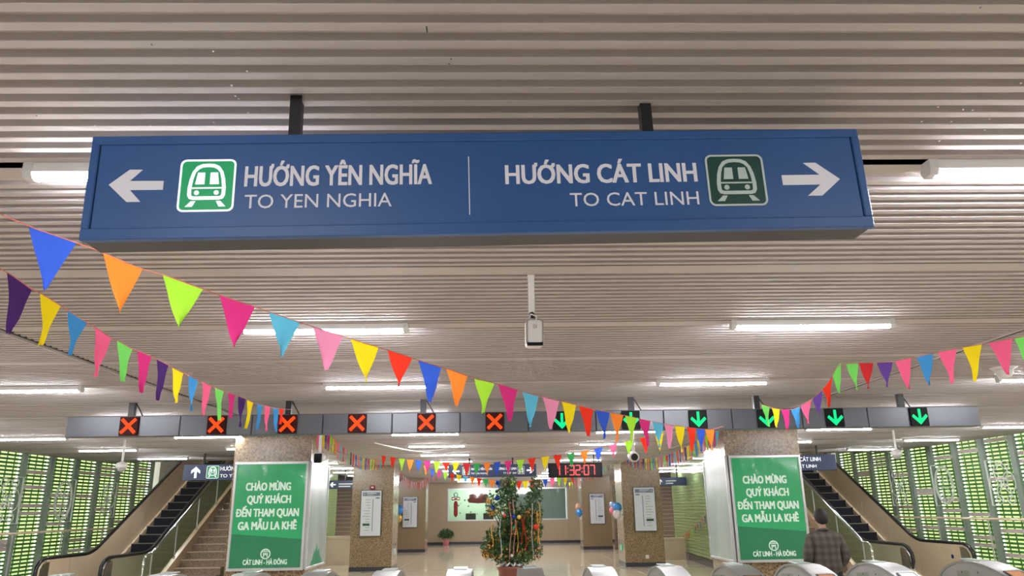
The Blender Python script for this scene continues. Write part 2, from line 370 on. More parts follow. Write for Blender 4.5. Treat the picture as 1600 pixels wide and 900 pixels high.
# decorations stuck to the office glass
p = far_at(712, 795)
lan = thing('paper_lantern', 'red paper lantern with blue bow hanging inside left end of office window', 'lantern', (p.x, WY+.04, 1.35))
MB().tube([(0, 0, z/10) for z in range(0, 9)], [.03, .1, .11, .11, .1, .11, .11, .1, .06], 8).build('lantern_body', M['redpaper'], lan, True)
t = MB()
for s in (-1, 1): t.tube([(0, 0, .9), (s*.1, 0, 1.0), (s*.2, 0, .98), (s*.2, 0, .85), (0, 0, .88)], .03, 5)
t.build('bow', FM['crimson'], lan); MB().tube([(.1*math.cos(a/8*2*PI), 0, 1.12+.1*math.sin(a/8*2*PI)) for a in range(9)], .025, 5).build('ring', FM['azure'], lan)
p = far_at(748, 779)
fan = thing('paper_flower', 'dark red paper flower cut-out on office glass beside the tree', 'decoration', (p.x, WY+.03, p.z))
for i in range(7):
    a = PI*(.05+.9*i/6); MB().prism([(0, -.25), (.52*math.cos(a-.26), .50*math.sin(a-.26)-.15), (.62*math.cos(a), .58*math.sin(a)-.15), (.52*math.cos(a+.26), .50*math.sin(a+.26)-.15)], 'y', -.012, 0).build('petal', M['redpaper'], fan)
t = MB()
for i in range(26):
    x = random.uniform(-2.3, .8); z = random.uniform(1.4, 2.65); t.lathe([(.03+.025*random.random(), 0), (.015, .01)], (0, 0, 0), 6, 0, T=Matrix.Translation((x, WY+.02, z)) @ Matrix.Rotation(PI/2, 4, 'X'))
tag(t.build('snow_dots', M['boardblue']), 'scattered little dark stickers on the office window glass', 'sticker'); bpy.data.objects['snow_dots']['kind'] = 'stuff'; bpy.data.objects['snow_dots'].name = 'glass_sticker'
for px, lab in ((735, 'black computer monitor behind lower left of office window'), (763, 'black computer monitor in office window just left of the tree')):
    p = far_at(px, 807)
    mo = thing('computer_monitor', lab, 'monitor', (p.x, 41.0, 1.2), group='monitors in the office window')
    MB().bbox(-.27, .27, 0, .04, .0, .32, .01).build('screen', M['black'], mo); MB().box(-.04, .04, .01, .03, -.12, .0).box(-.12, .12, -.06, .1, -.14, -.12).build('stand', M['black'], mo)
tag(MB().box(-2.9, .95, 40.78, 41.5, 1.0, 1.06).build('office_desk', M['cream']), 'pale desk top inside the office under the monitors', 'desk')

# ---- side walls: green louvres in oblique planes
def wall_frame(A, B):
    A = Vector((*A, 0)); B = Vector((*B, 0)); t = (B-A).normalized(); return A, t
LW = wall_frame((-10.7, 17.49), (-10.7, 20)); RW = wall_frame((11.0, 15.83), (11.0, 20)); WH = 4.7
def on_wall(W, x, y):
    A, t = W; n = Vector((t.y, -t.x, 0)); d = ray(x, y); s = A.dot(n)/d.dot(n); q = d*s; return (q-A).dot(t), q.z+ZC
def louvre_wall(name, W, side, tmin, tmax, bay):
    A, t = W; ang = math.atan2(t.y, t.x)
    root = structure(name, MB().box(tmin, tmax, -.09, .09, 0, .25).box(tmin, tmax, -.09, .09, WH-.05, WH), M['mullion'])
    root.location = A; root.rotation_euler = (0, 0, ang)
    hy = -1 if side == 'left' else 1       # towards the hall
    k0 = math.ceil(tmin/bay); ml = None; far_stuff = MB(); vb = MB(); hwm = .085; sm = gm = None
    rnd = random.Random(3 if side == 'left' else 5)
    for k in range(k0, int(tmax/bay)+1):
        x = k*bay
        if ml: link('mullion', ml, root, loc=(x, 0, 0))
        else:
            o = MB().box(-hwm, hwm, *sorted((hy*.07, hy*.01)), .25, WH-.05).build('mullion', M['mullion'], root); ml = o.data; o.location = (x, 0, 0)
        if x+bay > tmax+.01: continue
        grey = set(rnd.sample(range(3, 34), 4))
        for r in range(52):
            z = .30+r*.083
            if -2.3 <= x <= 7.2 and r < 34:
                if r in grey:
                    if gm: q = link('louvre_slat', gm, root, loc=(x, 0, z), label='grey blanked slat')
                    else: q = MB().box(.02, bay-.02, -.012, .012, -.04, .04).build('louvre_slat', M['greyslat'], root, loc=(x, 0, z), label='grey blanked slat'); gm = q.data
                else:
                    if sm: q = link('louvre_slat', sm, root, loc=(x, 0, z))
                    else: q = MB().box(.02, bay-.02, -.02, .02, -.022, .022).build('louvre_slat', M['slat'], root, loc=(x, 0, z)); sm = q.data
            else: far_stuff.box(x+.02, x+bay-.02, -.02, .02, z-.022, z+.022)
        for i in range(1, 4): vb.box(x+bay*i/4-.014, x+bay*i/4+.014, *sorted((-hy*.025, -hy*.01)), .25, WH-.05)
        MB().box(x+.04, x+bay-.04, *sorted((-hy*.085, -hy*.08)), .25, WH-.05).build('window_pane', M['pane'], root)
    far_stuff.build('louvre_slat', M['slat'], root, kind='stuff')
    vb.build('pane_divider', M['slat'], root, kind='stuff')
    rt = thing('handrail', 'tan handrail running along the %s green louvred wall' % side, 'handrail', A+Vector((.35 if side == 'left' else -.35, 0, 0)), 0); rt.rotation_euler = (0, 0, ang)
    MB().tube([(tmin+1, 0, 1.38), (tmax-.6, 0, 1.38)], .024, 8).build('rail', M['tanlight'], rt, True)
    x = tmin+1.2
    while x < tmax-.6:
        MB().tube([(x, 0, 0), (x, 0, 1.37)], .017, 6).build('post', M['post'], rt); x += 1.9
    return root
louvre_wall('wall_left', LW, 'left', -5.5, 6.9, 1.083)
louvre_wall('wall_right', RW, 'right', -4.2, 8.6, 1.033)
structure('wall_back_left', MB().box(-10.8, -10.6, 17.49+6.9, 30, 0, 7).box(-10.8, -10.6, 20.3, 24.39, WH, 7), M['plain'])
structure('wall_back_right', MB().box(10.9, 11.1, 15.83+8.6, 30, 0, 7).box(10.9, 11.1, 20.3, 24.43, WH, 7), M['plain'])
structure('wall_front_left', MB().box(-10.8, -10.6, -5, 17.49-5.5, 0, WH), M['plain'])
structure('wall_front_right', MB().box(10.9, 11.1, -5, 15.83-4.2, 0, WH), M['plain'])
structure('wall_behind', MB().box(-10.8, 11.1, -5.2, -5, 0, CZ+.1), M['plain'])
up = MB()
for a, b in ((-10.7, -5.9), (6.8, 11.0)):
    up.box(a, b, 27.0, 27.2, CZ, 7); up.box(a-.1, b+.1, 20.3, 27.2, 6.9, 7.0); up.box(a, b, 20.3, 20.4, CZ+.3, 7)
up.box(-6.0, -5.9, 20.3, 27.2, CZ+.1, 7).box(6.8, 6.9, 20.3, 27.2, CZ+.1, 7)
structure('wall_upper_hall', up, M['cream'])
structure('trim_1', MB().box(-10.6, -6.0, sk(14), 20.85, CZ, CZ+.3).box(6.9, 10.9, sk(14), 20.85, CZ, CZ+.3), M['plain'])

# ---- green tiled side walls between stairs and hall
def tiled_wall(name, x0, y0, x1, y1, flip):
    A = Vector((x0, y0, 0)); B = Vector((x1, y1, 0)); L = (B-A).length; ang = math.atan2(y1-y0, x1-x0)
    root = structure(name, MB().box(0, L, -.05, .05, 0, CZ), mat('green_wall_base', (.12, .19, .07), .4)); root.location = A; root.rotation_euler = (0, 0, ang)
    hy = .062 if flip else -.062
    gm = mat('green_glass_tile', (.33, .47, .19), .12, noise=.16, scale=9)
    first = None; z = .22; i = 0
    while z < CZ-.05:
        if first is None:
            o = MB().box(0, L, -.012, .012, 0, .088).build('wall_strip', gm, root); first = o.data; o.location = (0, hy, z)
        else: link('wall_strip', first, root, loc=(0, hy, z))
        z += .1; i += 1
    MB().box(0, L, min(0, hy*1.5), max(0, hy*1.5), 0, .2).build('skirting', M['skirt'], root)
tiled_wall('wall_stair_left', -5.42, 16.6, -6.1, 29.5, False)
tiled_wall('wall_stair_right', 6.0, 16.6, 6.75, 29.0, True)

# ---- pillars
def pillar(label, x0, x1, y0, y1, inner, grp, tiers=(0.12, 1.1, 2.1, CZ-.003)):
    p = thing('granite_pillar', label, 'pillar', ((x0+x1)/2, (y0+y1)/2, 0), group=grp)
    hw, hd = (x1-x0)/2, (y1-y0)/2
    MB().box(-hw+.03, hw-.03, -hd+.03, hd-.03, 0, CZ-.003).build('core', M['grout'], p)
    MB().box(-hw-.005, hw+.005, -hd-.005, hd+.005, 0, .12).build('skirting', M['skirt'], p)
    for a, b in zip(tiers[:-1], tiers[1:]):
        for sgn in (-1, 1):
            ya, yb = sorted((sgn*hd, sgn*(hd-.03)))
            MB().box(-hw, hw, ya, yb, a+.003, b-.003).build('stone_panel', M['granite'], p)
            xa, xb = sorted((sgn*hw, sgn*(hw-.03)))
            MB().box(xa, xb, -hd+.031, hd-.031, a+.003, b-.003).build('stone_panel', M['granitesmooth'], p)
    return p
pillar('large brown granite pillar on the left wrapped by the green welcome poster', -4.63, -3.27, 13.6, 15.0, 1, 'granite pillars of the hall')
pillar('large brown granite pillar on the right wrapped by the green welcome poster', 4.14, 5.50, 13.6, 15.0, -1, 'granite pillars of the hall')
pillar('brown granite pillar with route board, second on the left side', -4.40, -3.14, 23.8, 25.1, 1, 'granite pillars of the hall')
pillar('brown granite pillar with route board, second on the right side', 3.92, 5.13, 23.8, 25.1, -1, 'granite pillars of the hall')
pillar('farthest brown granite pillar on the left, before the office wall', -4.22, -3.04, 33.8, 35.0, 1, 'granite pillars of the hall')
pillar('farthest brown granite pillar on the right, before the office wall', 3.78, 5.05, 33.8, 35.0, -1, 'granite pillars of the hall')

# ================================================================= THE BIG HANGING SIGN
def rounded(x0, x1, z0, z1, r, n=5):
    P = []
    for cx, cz, a0 in ((x1-r, z0+r, -PI/2), (x1-r, z1-r, 0), (x0+r, z1-r, PI/2), (x0+r, z0+r, PI)):
        for i in range(n+1): a = a0+PI/2*i/n; P.append((cx+r*math.cos(a), cz+r*math.sin(a)))
    return P
def ring(mb, P, Q, y0, y1, mi=0):
    n = len(P); V = [(x, y1, z) for x, z in P]+[(x, y1, z) for x, z in Q]+[(x, y0, z) for x, z in P]+[(x, y0, z) for x, z in Q]; F = []
    for i in range(n):
        j = (i+1) % n; F += [(2*n+i, 2*n+j, 3*n+j, 3*n+i), (i, j, 2*n+j, 2*n+i), (n+j, n+i, 3*n+i, 3*n+j)]
    mb.add(V, F, mi)
def train_icon(parent, x0, x1, z0, z1, y, bg, fg, name='train_pictogram', lean=0):
    w_, h_ = x1-x0, z1-z0; X = lambda u: x0+u*w_; Z = lambda v: z0+v*h_
    MB().prism(rounded(x0, x1, z0, z1, w_*.11), 'y', y-.001, y-.0001).build(name, bg, parent)
    t = MB(); ring(t, rounded(x0, x1, z0, z1, w_*.11), rounded(X(.035), X(.965), Z(.035), Z(.965), w_*.08), y-.0022, y-.001)
    def tr(P): return [(X(u), Z(v)) for u, v in P]
    def body(k):      # outline of the carriage front, inset by k
        L_ = [(.5, .225+k), (.27, .225+k), (.20+k*.6, .245+k*.9), (.165+k, .31+k*.4), (.162+k, .45), (.185+k, .62), (.225+k*.9, .76-k*.2), (.295+k*.7, .865-k*.8), (.39+k*.2, .91-k), (.5, .918-k)]
        return tr(L_[::-1]+[(1-u, v) for u, v in L_[1:-1]])[::-1]
    ring(t, body(0), body(.066), y-.0022, y-.001)
    t.box(X(.23), X(.77), y-.0022, y-.001, Z(.435), Z(.462))
    for s in (-1, 1):
        t.prism([(X(.5+s*.048), Z(.52)), (X(.5+s*.212), Z(.52)), (X(.5+s*.178), Z(.745)), (X(.5+s*.048), Z(.745))][::s], 'y', y-.0022, y-.001)
        t.prism([(X(.5+s*.175+.045*math.cos(a*PI/6)), Z(.36)+.045*w_*math.sin(a*PI/6)) for a in range(12)], 'y', y-.0022, y-.001)
        t.prism([(X(.5+s*.36), Z(.095)), (X(.5+s*.235), Z(.095)), (X(.5+s*.18), Z(.20)), (X(.5+s*.26), Z(.20))][::s], 'y', y-.0022, y-.001)
    t.build('train_drawing', fg, parent)
SW, SH, SD = 2.53, .356, .125
pl = at(143, 213, 2.19); pb = at(118, 378, 2.19); pr = at(1343, 205, 2.25); pq = at(1369, 352, 2.25)
cL = (pl+pb)/2; cR = (pr+pq)/2; c = (cL+cR)/2; dx = cR-cL
sign = thing('hanging_sign', 'large blue hanging direction sign with arrows both ways, nearest the viewer', 'sign', c,
             rot=(0, -math.atan2(dx.z, dx.x), math.atan2(dx.y, dx.x)), group='blue direction signs')
hw, hh = SW/2, SH/2
MB().box(-hw+.004, hw-.004, .006, SD-.004, -hh+.006, hh-.004).build('sign_box', [M['bluedark']], sign)
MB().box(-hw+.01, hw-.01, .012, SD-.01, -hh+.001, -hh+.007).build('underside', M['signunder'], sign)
t = MB(); b = .03
for (a0, a1, b0, b1) in ((-hw, hw, hh-b, hh), (-hw, hw, -hh, -hh+b+.008), (-hw, -hw+b-.004, -hh+b+.008, hh-b), (hw-b+.004, hw, -hh+b+.008, hh-b)):
    t.bbox(a0, a1, -.006, SD*.98 if b0 > 0 else .02, b0, b1, .003)
t.build('frame', M['blue'], sign)
MB().box(-hw+b, hw-b, .0, .006, -hh+b, hh-b).build('face_panel', M['blue'], sign)
Y0 = -.0005
train_icon(sign, -.979, -.803, -.088, .093, Y0, M['greensign'], M['letterlit'])
train_icon(sign, .727, .923, -.096, .088, Y0, M['greendark'], M['palegreen'])
def sign_text(st, x0, x1, zb, cap, bold):      # one part per word
    full = _text(st)[0]; a = min(v[0] for v in full); k = (x1-x0)/(max(v[0] for v in full)-a); pre = ''
    for wd_ in st.split(' '):
        pre = (pre+' '+wd_).strip(); xr = max(v[0] for v in _text(pre)[0]); own = _text(wd_)[0]; xl = xr-(max(v[0] for v in own)-min(v[0] for v in own))
        text('lettering', wd_, x0+(xl-a)*k, x0+(xr-a)*k, zb, cap, M['letter'], sign, Y0, bold)
sign_text('HƯỚNG YÊN NGHĨA', -.773, -.179, -.002, .068, .023); sign_text('TO YEN NGHIA', -.770, -.306, -.0785, .046, .0)
sign_text('HƯỚNG CÁT LINH', .063, .694, -.006, .065, .023); sign_text('TO CAT LINH', .269, .693, -.0885, .046, .0)
def arrow(P): return MB().prism(P, 'y', Y0-.0012, Y0)
arrow([(-1.197, .009), (-1.137, .0605), (-1.096, .0602), (-1.1331, .0212), (-1.0275, .0200), (-1.0275, -.0105), (-1.1296, -.0100), (-1.093, -.0509), (-1.136, -.0505)][::-1]).build('left_arrow', M['letter'], sign)
arrow([(1.177, -.0055), (1.1016, .0557), (1.0600, .0548), (1.110, .0113), (.980, .0113), (.980, -.0244), (1.107, -.0244), (1.0595, -.0637), (1.108, -.0637)][::-1]).build('right_arrow', M['letter'], sign)
MB().box(-.0585, -.0555, Y0-.001, Y0, -.112, .093).build('divider_line', M['letter'], sign)
for x in (-.638, .559):
    wz = CZ+.03-c.z
    MB().box(x-.019, x+.019, .045, .083, hh-.004, wz+.02*(1 if x > 0 else 0)).build('hanger', M['black'], sign)

# ---- other hanging signs

def small_sign(label, x0, x1, Y, z0, z1, hang, items):
    s = thing('hanging_sign', label, 'sign', ((x0+x1)/2, Y, (z0+z1)/2), group='blue direction signs')
    w2, h2 = (x1-x0)/2, (z1-z0)/2
    MB().bbox(-w2, w2, 0, .12, -h2, h2, .008).build('sign_box', M['blue2'], s)
    for x in hang: MB().box(x-.02, x+.02, .04, .08, h2-.005, CZ+.01-(z0+z1)/2).build('hanger', M['black'], s)
    for it in items:
        if it[0] == 't': text('lettering', it[1], it[2], it[3], it[4], it[5], M['letterlit'], s, -.001, it[6], .003)
        elif it[0] == 'i': train_icon(s, it[1], it[2], it[3], it[4], -.001, it[5], M['letterlit'])
        elif it[0] == 'b': MB().box(it[1], it[2], -.003, -.001, it[3]-.016, it[3]+.016).build('faded_print', M['alu'], s)
        elif it[0] == 'a':
            _, cx, cz, r, ang = it
            P = [(-1, .22), (-1, -.22), (.2, -.22), (-.25, -.8), (.3, -.8), (1, 0), (.3, .8), (-.25, .8), (.2, .22)]
            ca, sa = math.cos(ang), math.sin(ang)
            MB().prism([(cx+r*(u*ca-v*sa), cz+r*(u*sa+v*ca)) for u, v in P], 'y', -.004, -.001).build('arrow', M['letterlit'], s)
    return s
M['blue2'] = mat('navy_enamel', srgb(40, 58, 98), .4)
small_sign('navy sign with upward arrow over the left escalator', -7.28, -5.3, 18.0, ZC+.725, ZC+1.09, (-.55, .6),
           [('a', -.70, 0, .13, PI/2), ('i', -.45, -.16, -.145, .145, M['greensign']), ('t', 'HƯỚNG YÊN NGHĨA', -.13, .92, .03, .09, .012), ('t', 'TO YEN NGHIA', -.13, .75, -.12, .07, .008)])
small_sign('navy sign partly hidden behind pillar over the right escalator', 6.15, 8.13, 18.0, ZC+.76, ZC+1.13, (-.55, .57),
           [('t', 'HƯỚNG CÁT LINH', -.35, .62, .03, .09, .012), ('t', 'TO CAT LINH', -.2, .5, -.12, .07, .008), ('a', -.8, 0, .13, PI/2)])
small_sign('blue two-way direction sign hanging far back above the tree', -1.29, 1.13, 21.0, ZC+.825, ZC+1.165, (-.63, .56),
           [('a', -1.0, 0, .1, PI), ('i', -.82, -.62, -.10, .11, M['greensign']), ('t', 'HƯỚNG YÊN NGHĨA', -.58, .0, .02, .06, .012), ('t', 'TO YEN NGHIA', -.58, -.12, -.09, .045, .004),
            ('t', 'HƯỚNG CÁT LINH', .1, .66, .02, .06, .012), ('t', 'TO CAT LINH', .3, .66, -.09, .045, .004), ('i', .70, .88, -.10, .11, M['greendark']), ('a', 1.04, 0, .1, 0)])
small_sign('small navy sign behind the second left pillar near the stairs', -5.75, -4.6, 26.5, ZC+.72, ZC+1.0, (0,), [('a', -.4, 0, .1, PI), ('b', -.2, .35, .02), ('b', -.2, .2, -.06)])
small_sign('small navy sign behind the second right pillar near the stairs', 5.4, 7.0, 26.0, ZC+.66, ZC+.93, (0,), [('a', -.6, 0, .09, PI/2), ('b', -.4, -.05, .02), ('b', -.4, -.15, -.06)])

# ================================================================= TUBE LIGHTS
ordn = ['first', 'second', 'third', 'fourth', 'fifth', 'sixth', 'seventh', 'eighth', 'ninth', 'tenth', 'eleventh', 'twelfth', 'thirteenth', 'fourteenth']
tube_proto = None
def tube_light(x, y, label, z=0):
    global tube_proto
    def copy(o, par):
        c_ = o.copy(); COL.objects.link(c_); c_.parent = par; return c_
    if tube_proto is None:
        r = thing('tube_light', label, 'light', (x, y, CZ), group='fluorescent tube lights on the ceiling')
        MB().prism([(-.03, 0), (-.036, -.042), (-.026, -.044), (.026, -.044), (.036, -.042), (.03, 0)], 'x', -.61, .61).build('housing', M['white'], r)
        MB().prism([(.026*math.cos(PI+PI*i/8), -.042+.024*math.sin(PI+PI*i/8)) for i in range(9)], 'x', -.59, .59).build('tube', M['tube'], r, False)
        for s in (-1, 1):
            MB().prism([(-.034, .0), (-.036, -.04), (-.024, -.064), (.024, -.064), (.036, -.04), (.034, 0)], 'x', *sorted((s*.588, s*.625))).build('end_cap', M['tubecap'], r)
        tube_proto = r; return r
    r = tube_proto.copy(); COL.objects.link(r); r.location = (x, y, z or CZ); r['label'] = label
    for ch in list(tube_proto.children): copy(ch, r)
    return r
cols = [(-8.2, 'outermost left'), (-5.1, 'left wing'), (-1.25, 'left central'), (2.42, 'right central'), (6.25, 'right wing'), (9.5, 'outermost right')]
for k in range(-3, 29, 2):  # rows behind the viewer are unseen, added to light sign and ceiling
    ri = (k-1)//2
    for ci, (x, cn) in enumerate(cols):
        if k < 0 and ci in (0, 5): continue
        if ci in (0, 5) and (k > 13 or k < 1): continue
        if ci in (1, 4) and k > 21: continue
        if k == 1: x = {2: -1.23, 3: 2.40}.get(ci, x)
        xx = x
        if k == 3: xx = {2: -1.27, 3: 2.42}.get(ci, x)
        if k == 15 and ci == 1: xx = -5.05
        where = ('added unseen just behind the viewer' if k == -1 else 'added unseen far behind the viewer') if k < 0 else ('level with the big blue sign' if k == 1 else 'in the %s row beyond the big sign' % ordn[ri-1])
        tube_light(xx, sk(k)+.03, 'white fluorescent ceiling tube, %s column, %s' % (cn, where))

for x, n_ in ((-8.5, 'left'), (9.0, 'right')):  # unseen tubes added to brighten the voids above the escalators
    for y, d_ in ((22.2, 'nearer'), (25.2, 'farther')): tube_light(x, y, 'added unseen fluorescent tube brightening the upper hall over the %s escalator, %s one' % (n_, d_), 6.9)

# ================================================================= LANE SIGN BAR
BY = 9.4
bar = thing('lane_indicator_sign', 'long grey row of lane indicators hanging over the ticket gates', 'sign', (0, BY, 2.79))
bxs = [-5.30]+[at(px, 655, BY).x for px in (282, 394, 504.5, 612.7, 719, 825.5, 931, 1037, 1144, 1254, 1357)]+[6.17]
for i in range(12):
    MB().bbox(bxs[i]+.004, bxs[i+1]-.004, 0, .16, -.125, .125, .006).build('beam_panel', M['barpanel'], bar)
MB().box(-5.25, 6.1, .03, .14, -.118, .118).build('core', M['black'], bar)
for px in (210, 453, 662, 985, 1180, 1405):
    x = at(px, 625, 9.5).x; MB().box(x-.035, x+.035, .05, .12, .12, CZ+.01-2.79).build('hanger', M['black'], bar)
    MB().tube([(x+.03, .1, .30), (x+.09, .1, .2), (x+.13, .1, .13)], .008, 5).build('cable', M['black'], bar)
DX = [201, 338, 449, 558, 666, 773, 878, 986, 1091, 1198, 1305, 1437]
for i, px in enumerate(DX):
    p = at(px, 657-(px-800)*.010, BY-.03); red = i < 6
    nm = 'red X on black square' if red else 'green down arrow on black square'
    d = MB().bbox(p.x-.115, p.x+.115, -.03, .0, -.118+.005, .118-.005, .006).build('display', M['leddark'] if red else M['ledblack'], bar, label=nm)
    t = MB()
    if red:
        for a in (PI/4, -PI/4):
            t.bbox(-.122, .122, -.008, 0, -.02, .02, .004, T=Matrix.Translation((p.x, -.031, 0)) @ Matrix.Rotation(a, 4, 'Y'))
    else:
        t.box(p.x-.016, p.x+.016, -.038, -.031, -.06, .095)
        for s in (-1, 1): t.prism([(p.x, -.1), (p.x+s*.1, -.0), (p.x+s*.08, .03), (p.x, -.045)][::s], 'y', -.038, -.031)
    t.build('red_cross' if red else 'green_arrow', M['ledred'] if red else M['ledgreen'], d)

# ================================================================= CLOCK
M['clockred'] = mat('clock_red_led', (.06, .004, .004), .5, emit=(1, .05, .05), es=1.6)
ck = thing('digital_clock', 'black digital clock with red digits hanging near the tree', 'clock', (2.10, 20.0, ZC+.935))
MB().bbox(-.71, .71, 0, .1, -.185, .185, .012).build('case', M['ledblack'], ck)
MB().box(-.67, .67, -.004, .001, -.15, .15).build('screen', mat('dark_display', (.012, .01, .012), .6, spec=.2), ck)
for x in (-.5, .5): MB().box(x-.015, x+.015, .04, .07, .18, CZ-(ZC+.935)).build('hanger', M['black'], ck)
SEG = {'0': 'abcdef', '1': 'bc', '2': 'abged', '3': 'abgcd', '7': 'abc'}
x = -.53; wd, hd_ = .115, .24
for chn in '11:32:07':
    t = MB()
    if chn == ':':
        for z in (-.045, .045): t.box(x-.005, x+.015, -.008, -.004, z-.012, z+.012)
        t.build('colon', M['clockred'], ck); x += .06; continue
    th = .012
    g = {'a': (x, x+wd, hd_/2-th, hd_/2+th), 'd': (x, x+wd, -hd_/2-th, -hd_/2+th), 'g': (x, x+wd, -th, th), 'b': (x+wd-th, x+wd+th, .008, hd_/2), 'c': (x+wd-th, x+wd+th, -hd_/2, -.008), 'f': (x-th, x+th, .008, hd_/2), 'e': (x-th, x+th, -hd_/2, -.008)}
    for s_ in SEG[chn]: a_ = g[s_]; t.box(a_[0], a_[1], -.008, -.004, a_[2], a_[3])
    t.build('digit', M['clockred'], ck); x += wd+.045

# ================================================================= LIGHT BOXES WITH POSTER
def lightbox(side, cx, y):
    cz = ZC-.055
    lb = thing('poster_light_box', 'green welcome poster in silver frame on the %s pillar' % side, 'poster', (cx, y, cz), group='green welcome posters')
    w2, h2 = .645, .90
    MB().box(-w2+.01, w2-.01, .01, .118, -h2+.01, h2-.01).build('case', M['alu'], lb)
    t = MB()
    for a in ((-w2, w2, h2-.045, h2), (-w2, w2, -h2, -h2+.045), (-w2, -w2+.045, -h2+.045, h2-.045), (w2-.045, w2, -h2+.045, h2-.045)): t.bbox(a[0], a[1], -.02, .02, a[2], a[3], .006)
    t.build('frame', M['alu'], lb)
    MB().box(-w2+.045, w2-.045, -.002, .01, -h2+.045, h2-.045).build('poster', M['poster'], lb)
    MB().prism([(-w2+.046, -h2+.046), (w2-.046, -h2+.046), (w2-.046, -.40), (-w2+.046, -.30)], 'y', -.003, -.002).build('dark_band', M['posterdark'], lb)
    L = [('CHÀO MỪNG', -.42, .35, .415), ('QUÝ KHÁCH', -.38, .365, .20), ('ĐẾN THAM QUAN', -.555, .515, -.02), ('GA MẪU LA KHÊ', -.50, .49, -.235)]
    for s, a, b, z in L: text('lettering', s, a, b, z, .125, M['postertext'], lb, -.003, .04, .001)
    text('lettering', 'CÁT LINH - HÀ ĐÔNG', -.37, .37, -.80, .078, M['postertext'], lb, -.0035, .03, .001)
    t = MB(); cz2 = -.63; n = 28
    ring(t, [(.085*math.cos(2*PI*i/n), cz2+.085*math.sin(2*PI*i/n)) for i in range(n)], [(.068*math.cos(2*PI*i/n), cz2+.068*math.sin(2*PI*i/n)) for i in range(n)], -.0045, -.0035)
    for a in ((-.055, .055, .028, .040), (-.042, .042, .0, .012), (-.038, -.022, -.05, .0), (.022, .038, -.05, .0), (-.012, .012, -.02, .0), (-.03, .03, .05, .06)): t.box(a[0], a[1], -.0045, -.0035, cz2+a[2], cz2+a[3])
    t.build('emblem', M['postertext'], lb)
    # wrinkled clear film over the poster
    nx, nz = 24, 34; V = []; F = []
    rnd = random.Random(11 if side == 'left' else 12)
    for j in range(nz+1):
        for i in range(nx+1):
            u, v = i/nx, j/nz; x_ = -w2+.05+(2*w2-.1)*u; z_ = -h2+.05+(2*h2-.1)*v
            r1 = math.sin(u*9+v*5)*.5+math.sin((u*1.2+v*2.6)*7)*.4
            edge = max(0, v-.75)*4
            V.append((x_, -.014+.0035*r1*(.25+edge)+.002*math.sin(u*40+v*13)*edge, z_))
    for j in range(nz):
        for i in range(nx): q = j*(nx+1)+i; F.append((q, q+1, q+nx+2, q+nx+1))
    MB().add(V, F).build('plastic_film', M['film'], lb, True)
    return lb
lightbox('left', -3.915, 13.48); lightbox('right', 4.80, 13.48)
def sidebox(side, x, s):
    lb = thing('side_light_box', 'milky white light box on the inner face of the %s poster pillar' % side, 'light box', (x, 14.28, ZC-.055), group='side light boxes')
    MB().box(*sorted((0, s*.03)), -.78, .66, -.88, .88).build('case', M['alu'], lb)
    t = MB(); a, b = sorted((s*.02, s*.05))
    for q in ((-.79, .68, .86, .90), (-.79, .68, -.90, -.86), (-.79, -.75, -.86, .86), (.64, .68, -.86, .86)): t.bbox(a, b, q[0], q[1], q[2], q[3], .004)
    t.build('frame', M['alu'], lb)
    a, b = sorted((s*.03, s*.036)); MB().box(a, b, -.75, .64, -.86, .86).build('panel', M['lightbox'], lb)
    t = MB(); n = 14
    pts = [(-.45+.9*i/n, -.86+.28*math.sin(PI*i/n)*(1+.3*math.sin(i*2.1))) for i in range(n+1)]
    t.prism([(u, v) for u, v in pts], 'x', *sorted((s*.036, s*.038)))
    if side == 'left': t.build('green_drawing', M['posterdark'], lb)
sidebox('left', -3.27, 1); sidebox('right', 4.14, -1)

# ================================================================= ROUTE BOARDS
def route_board(label, x0, x1, Y, z0, z1, mirror):
    cx, cz = (x0+x1)/2, (z0+z1)/2; b = thing('route_board', label, 'board', (cx, Y, cz), group='route boards on the pillars')
    w2, h2 = (x1-x0)/2, (z1-z0)/2; s = -1 if mirror else 1
    MB().bbox(-w2-.02, w2+.02, .0, .06, -h2-.02, h2+.02, .008).build('case', M['barpanel'], b)
    MB().box(-w2, w2, -.004, 0.001, -h2, h2).build('panel', M['board'], b)
    MB().box(-w2*.88, w2*.88, -.006, -.004, h2*.76, h2*.93).build('header', M['boardblue'], b)
    MB().box(-w2*.45, w2*.5, -.008, -.006, h2*.865, h2*.90).box(-w2*.45, w2*.2, -.008, -.006, h2*.80, h2*.82).build('faded_print', M['board'], b)
    t = MB(); P = [(-1, .25), (-1, -.25), (.1, -.25), (.1, -.8), (1, 0), (.1, .8), (.1, .25)]; r = w2*.09
    t.prism([(s*(-w2*.7)+r*u*(-s), h2*.845+r*v) for u, v in P][::-s], 'y', -.008, -.006); t.build('arrow', M['board'], b)
    q = sorted((s*w2*.45, s*w2*.85)); MB().box(q[0], q[1], -.006, -.004, h2*.64, h2*.70).build('label_strip', M['boardblue'], b)
    t = MB()
    for i in range(22):
        z = h2*(.6-1.42*i/22); t.box(s*w2*.18-.012, s*w2*.18+.012, -.006, -.004, z-.024, z+.014)
    t.build('route_line', M['boardblue'], b)
    t = MB()
    for i, ln in enumerate((7, 8, 7, 4, 11, 9, 12, 8, 7, 0, 7, 9)):
        z = h2*(.58-1.42*i/11.5); L = ln*w2*.062
        if not ln:
            q = sorted((-s*w2*.08, -s*w2*.78)); MB().box(q[0], q[1], -.006, -.004, z-.02, z+.05).build('station_bar', M['greenprint'], b)
        else: t.box(*((-w2*.08-L, -w2*.08) if s > 0 else (w2*.08, w2*.08+L)), -.005, -.004, z, z+.022)
    t.build('faded_print', M['print'], b)
def pr_(px, py, Y): return at(px, py, Y)
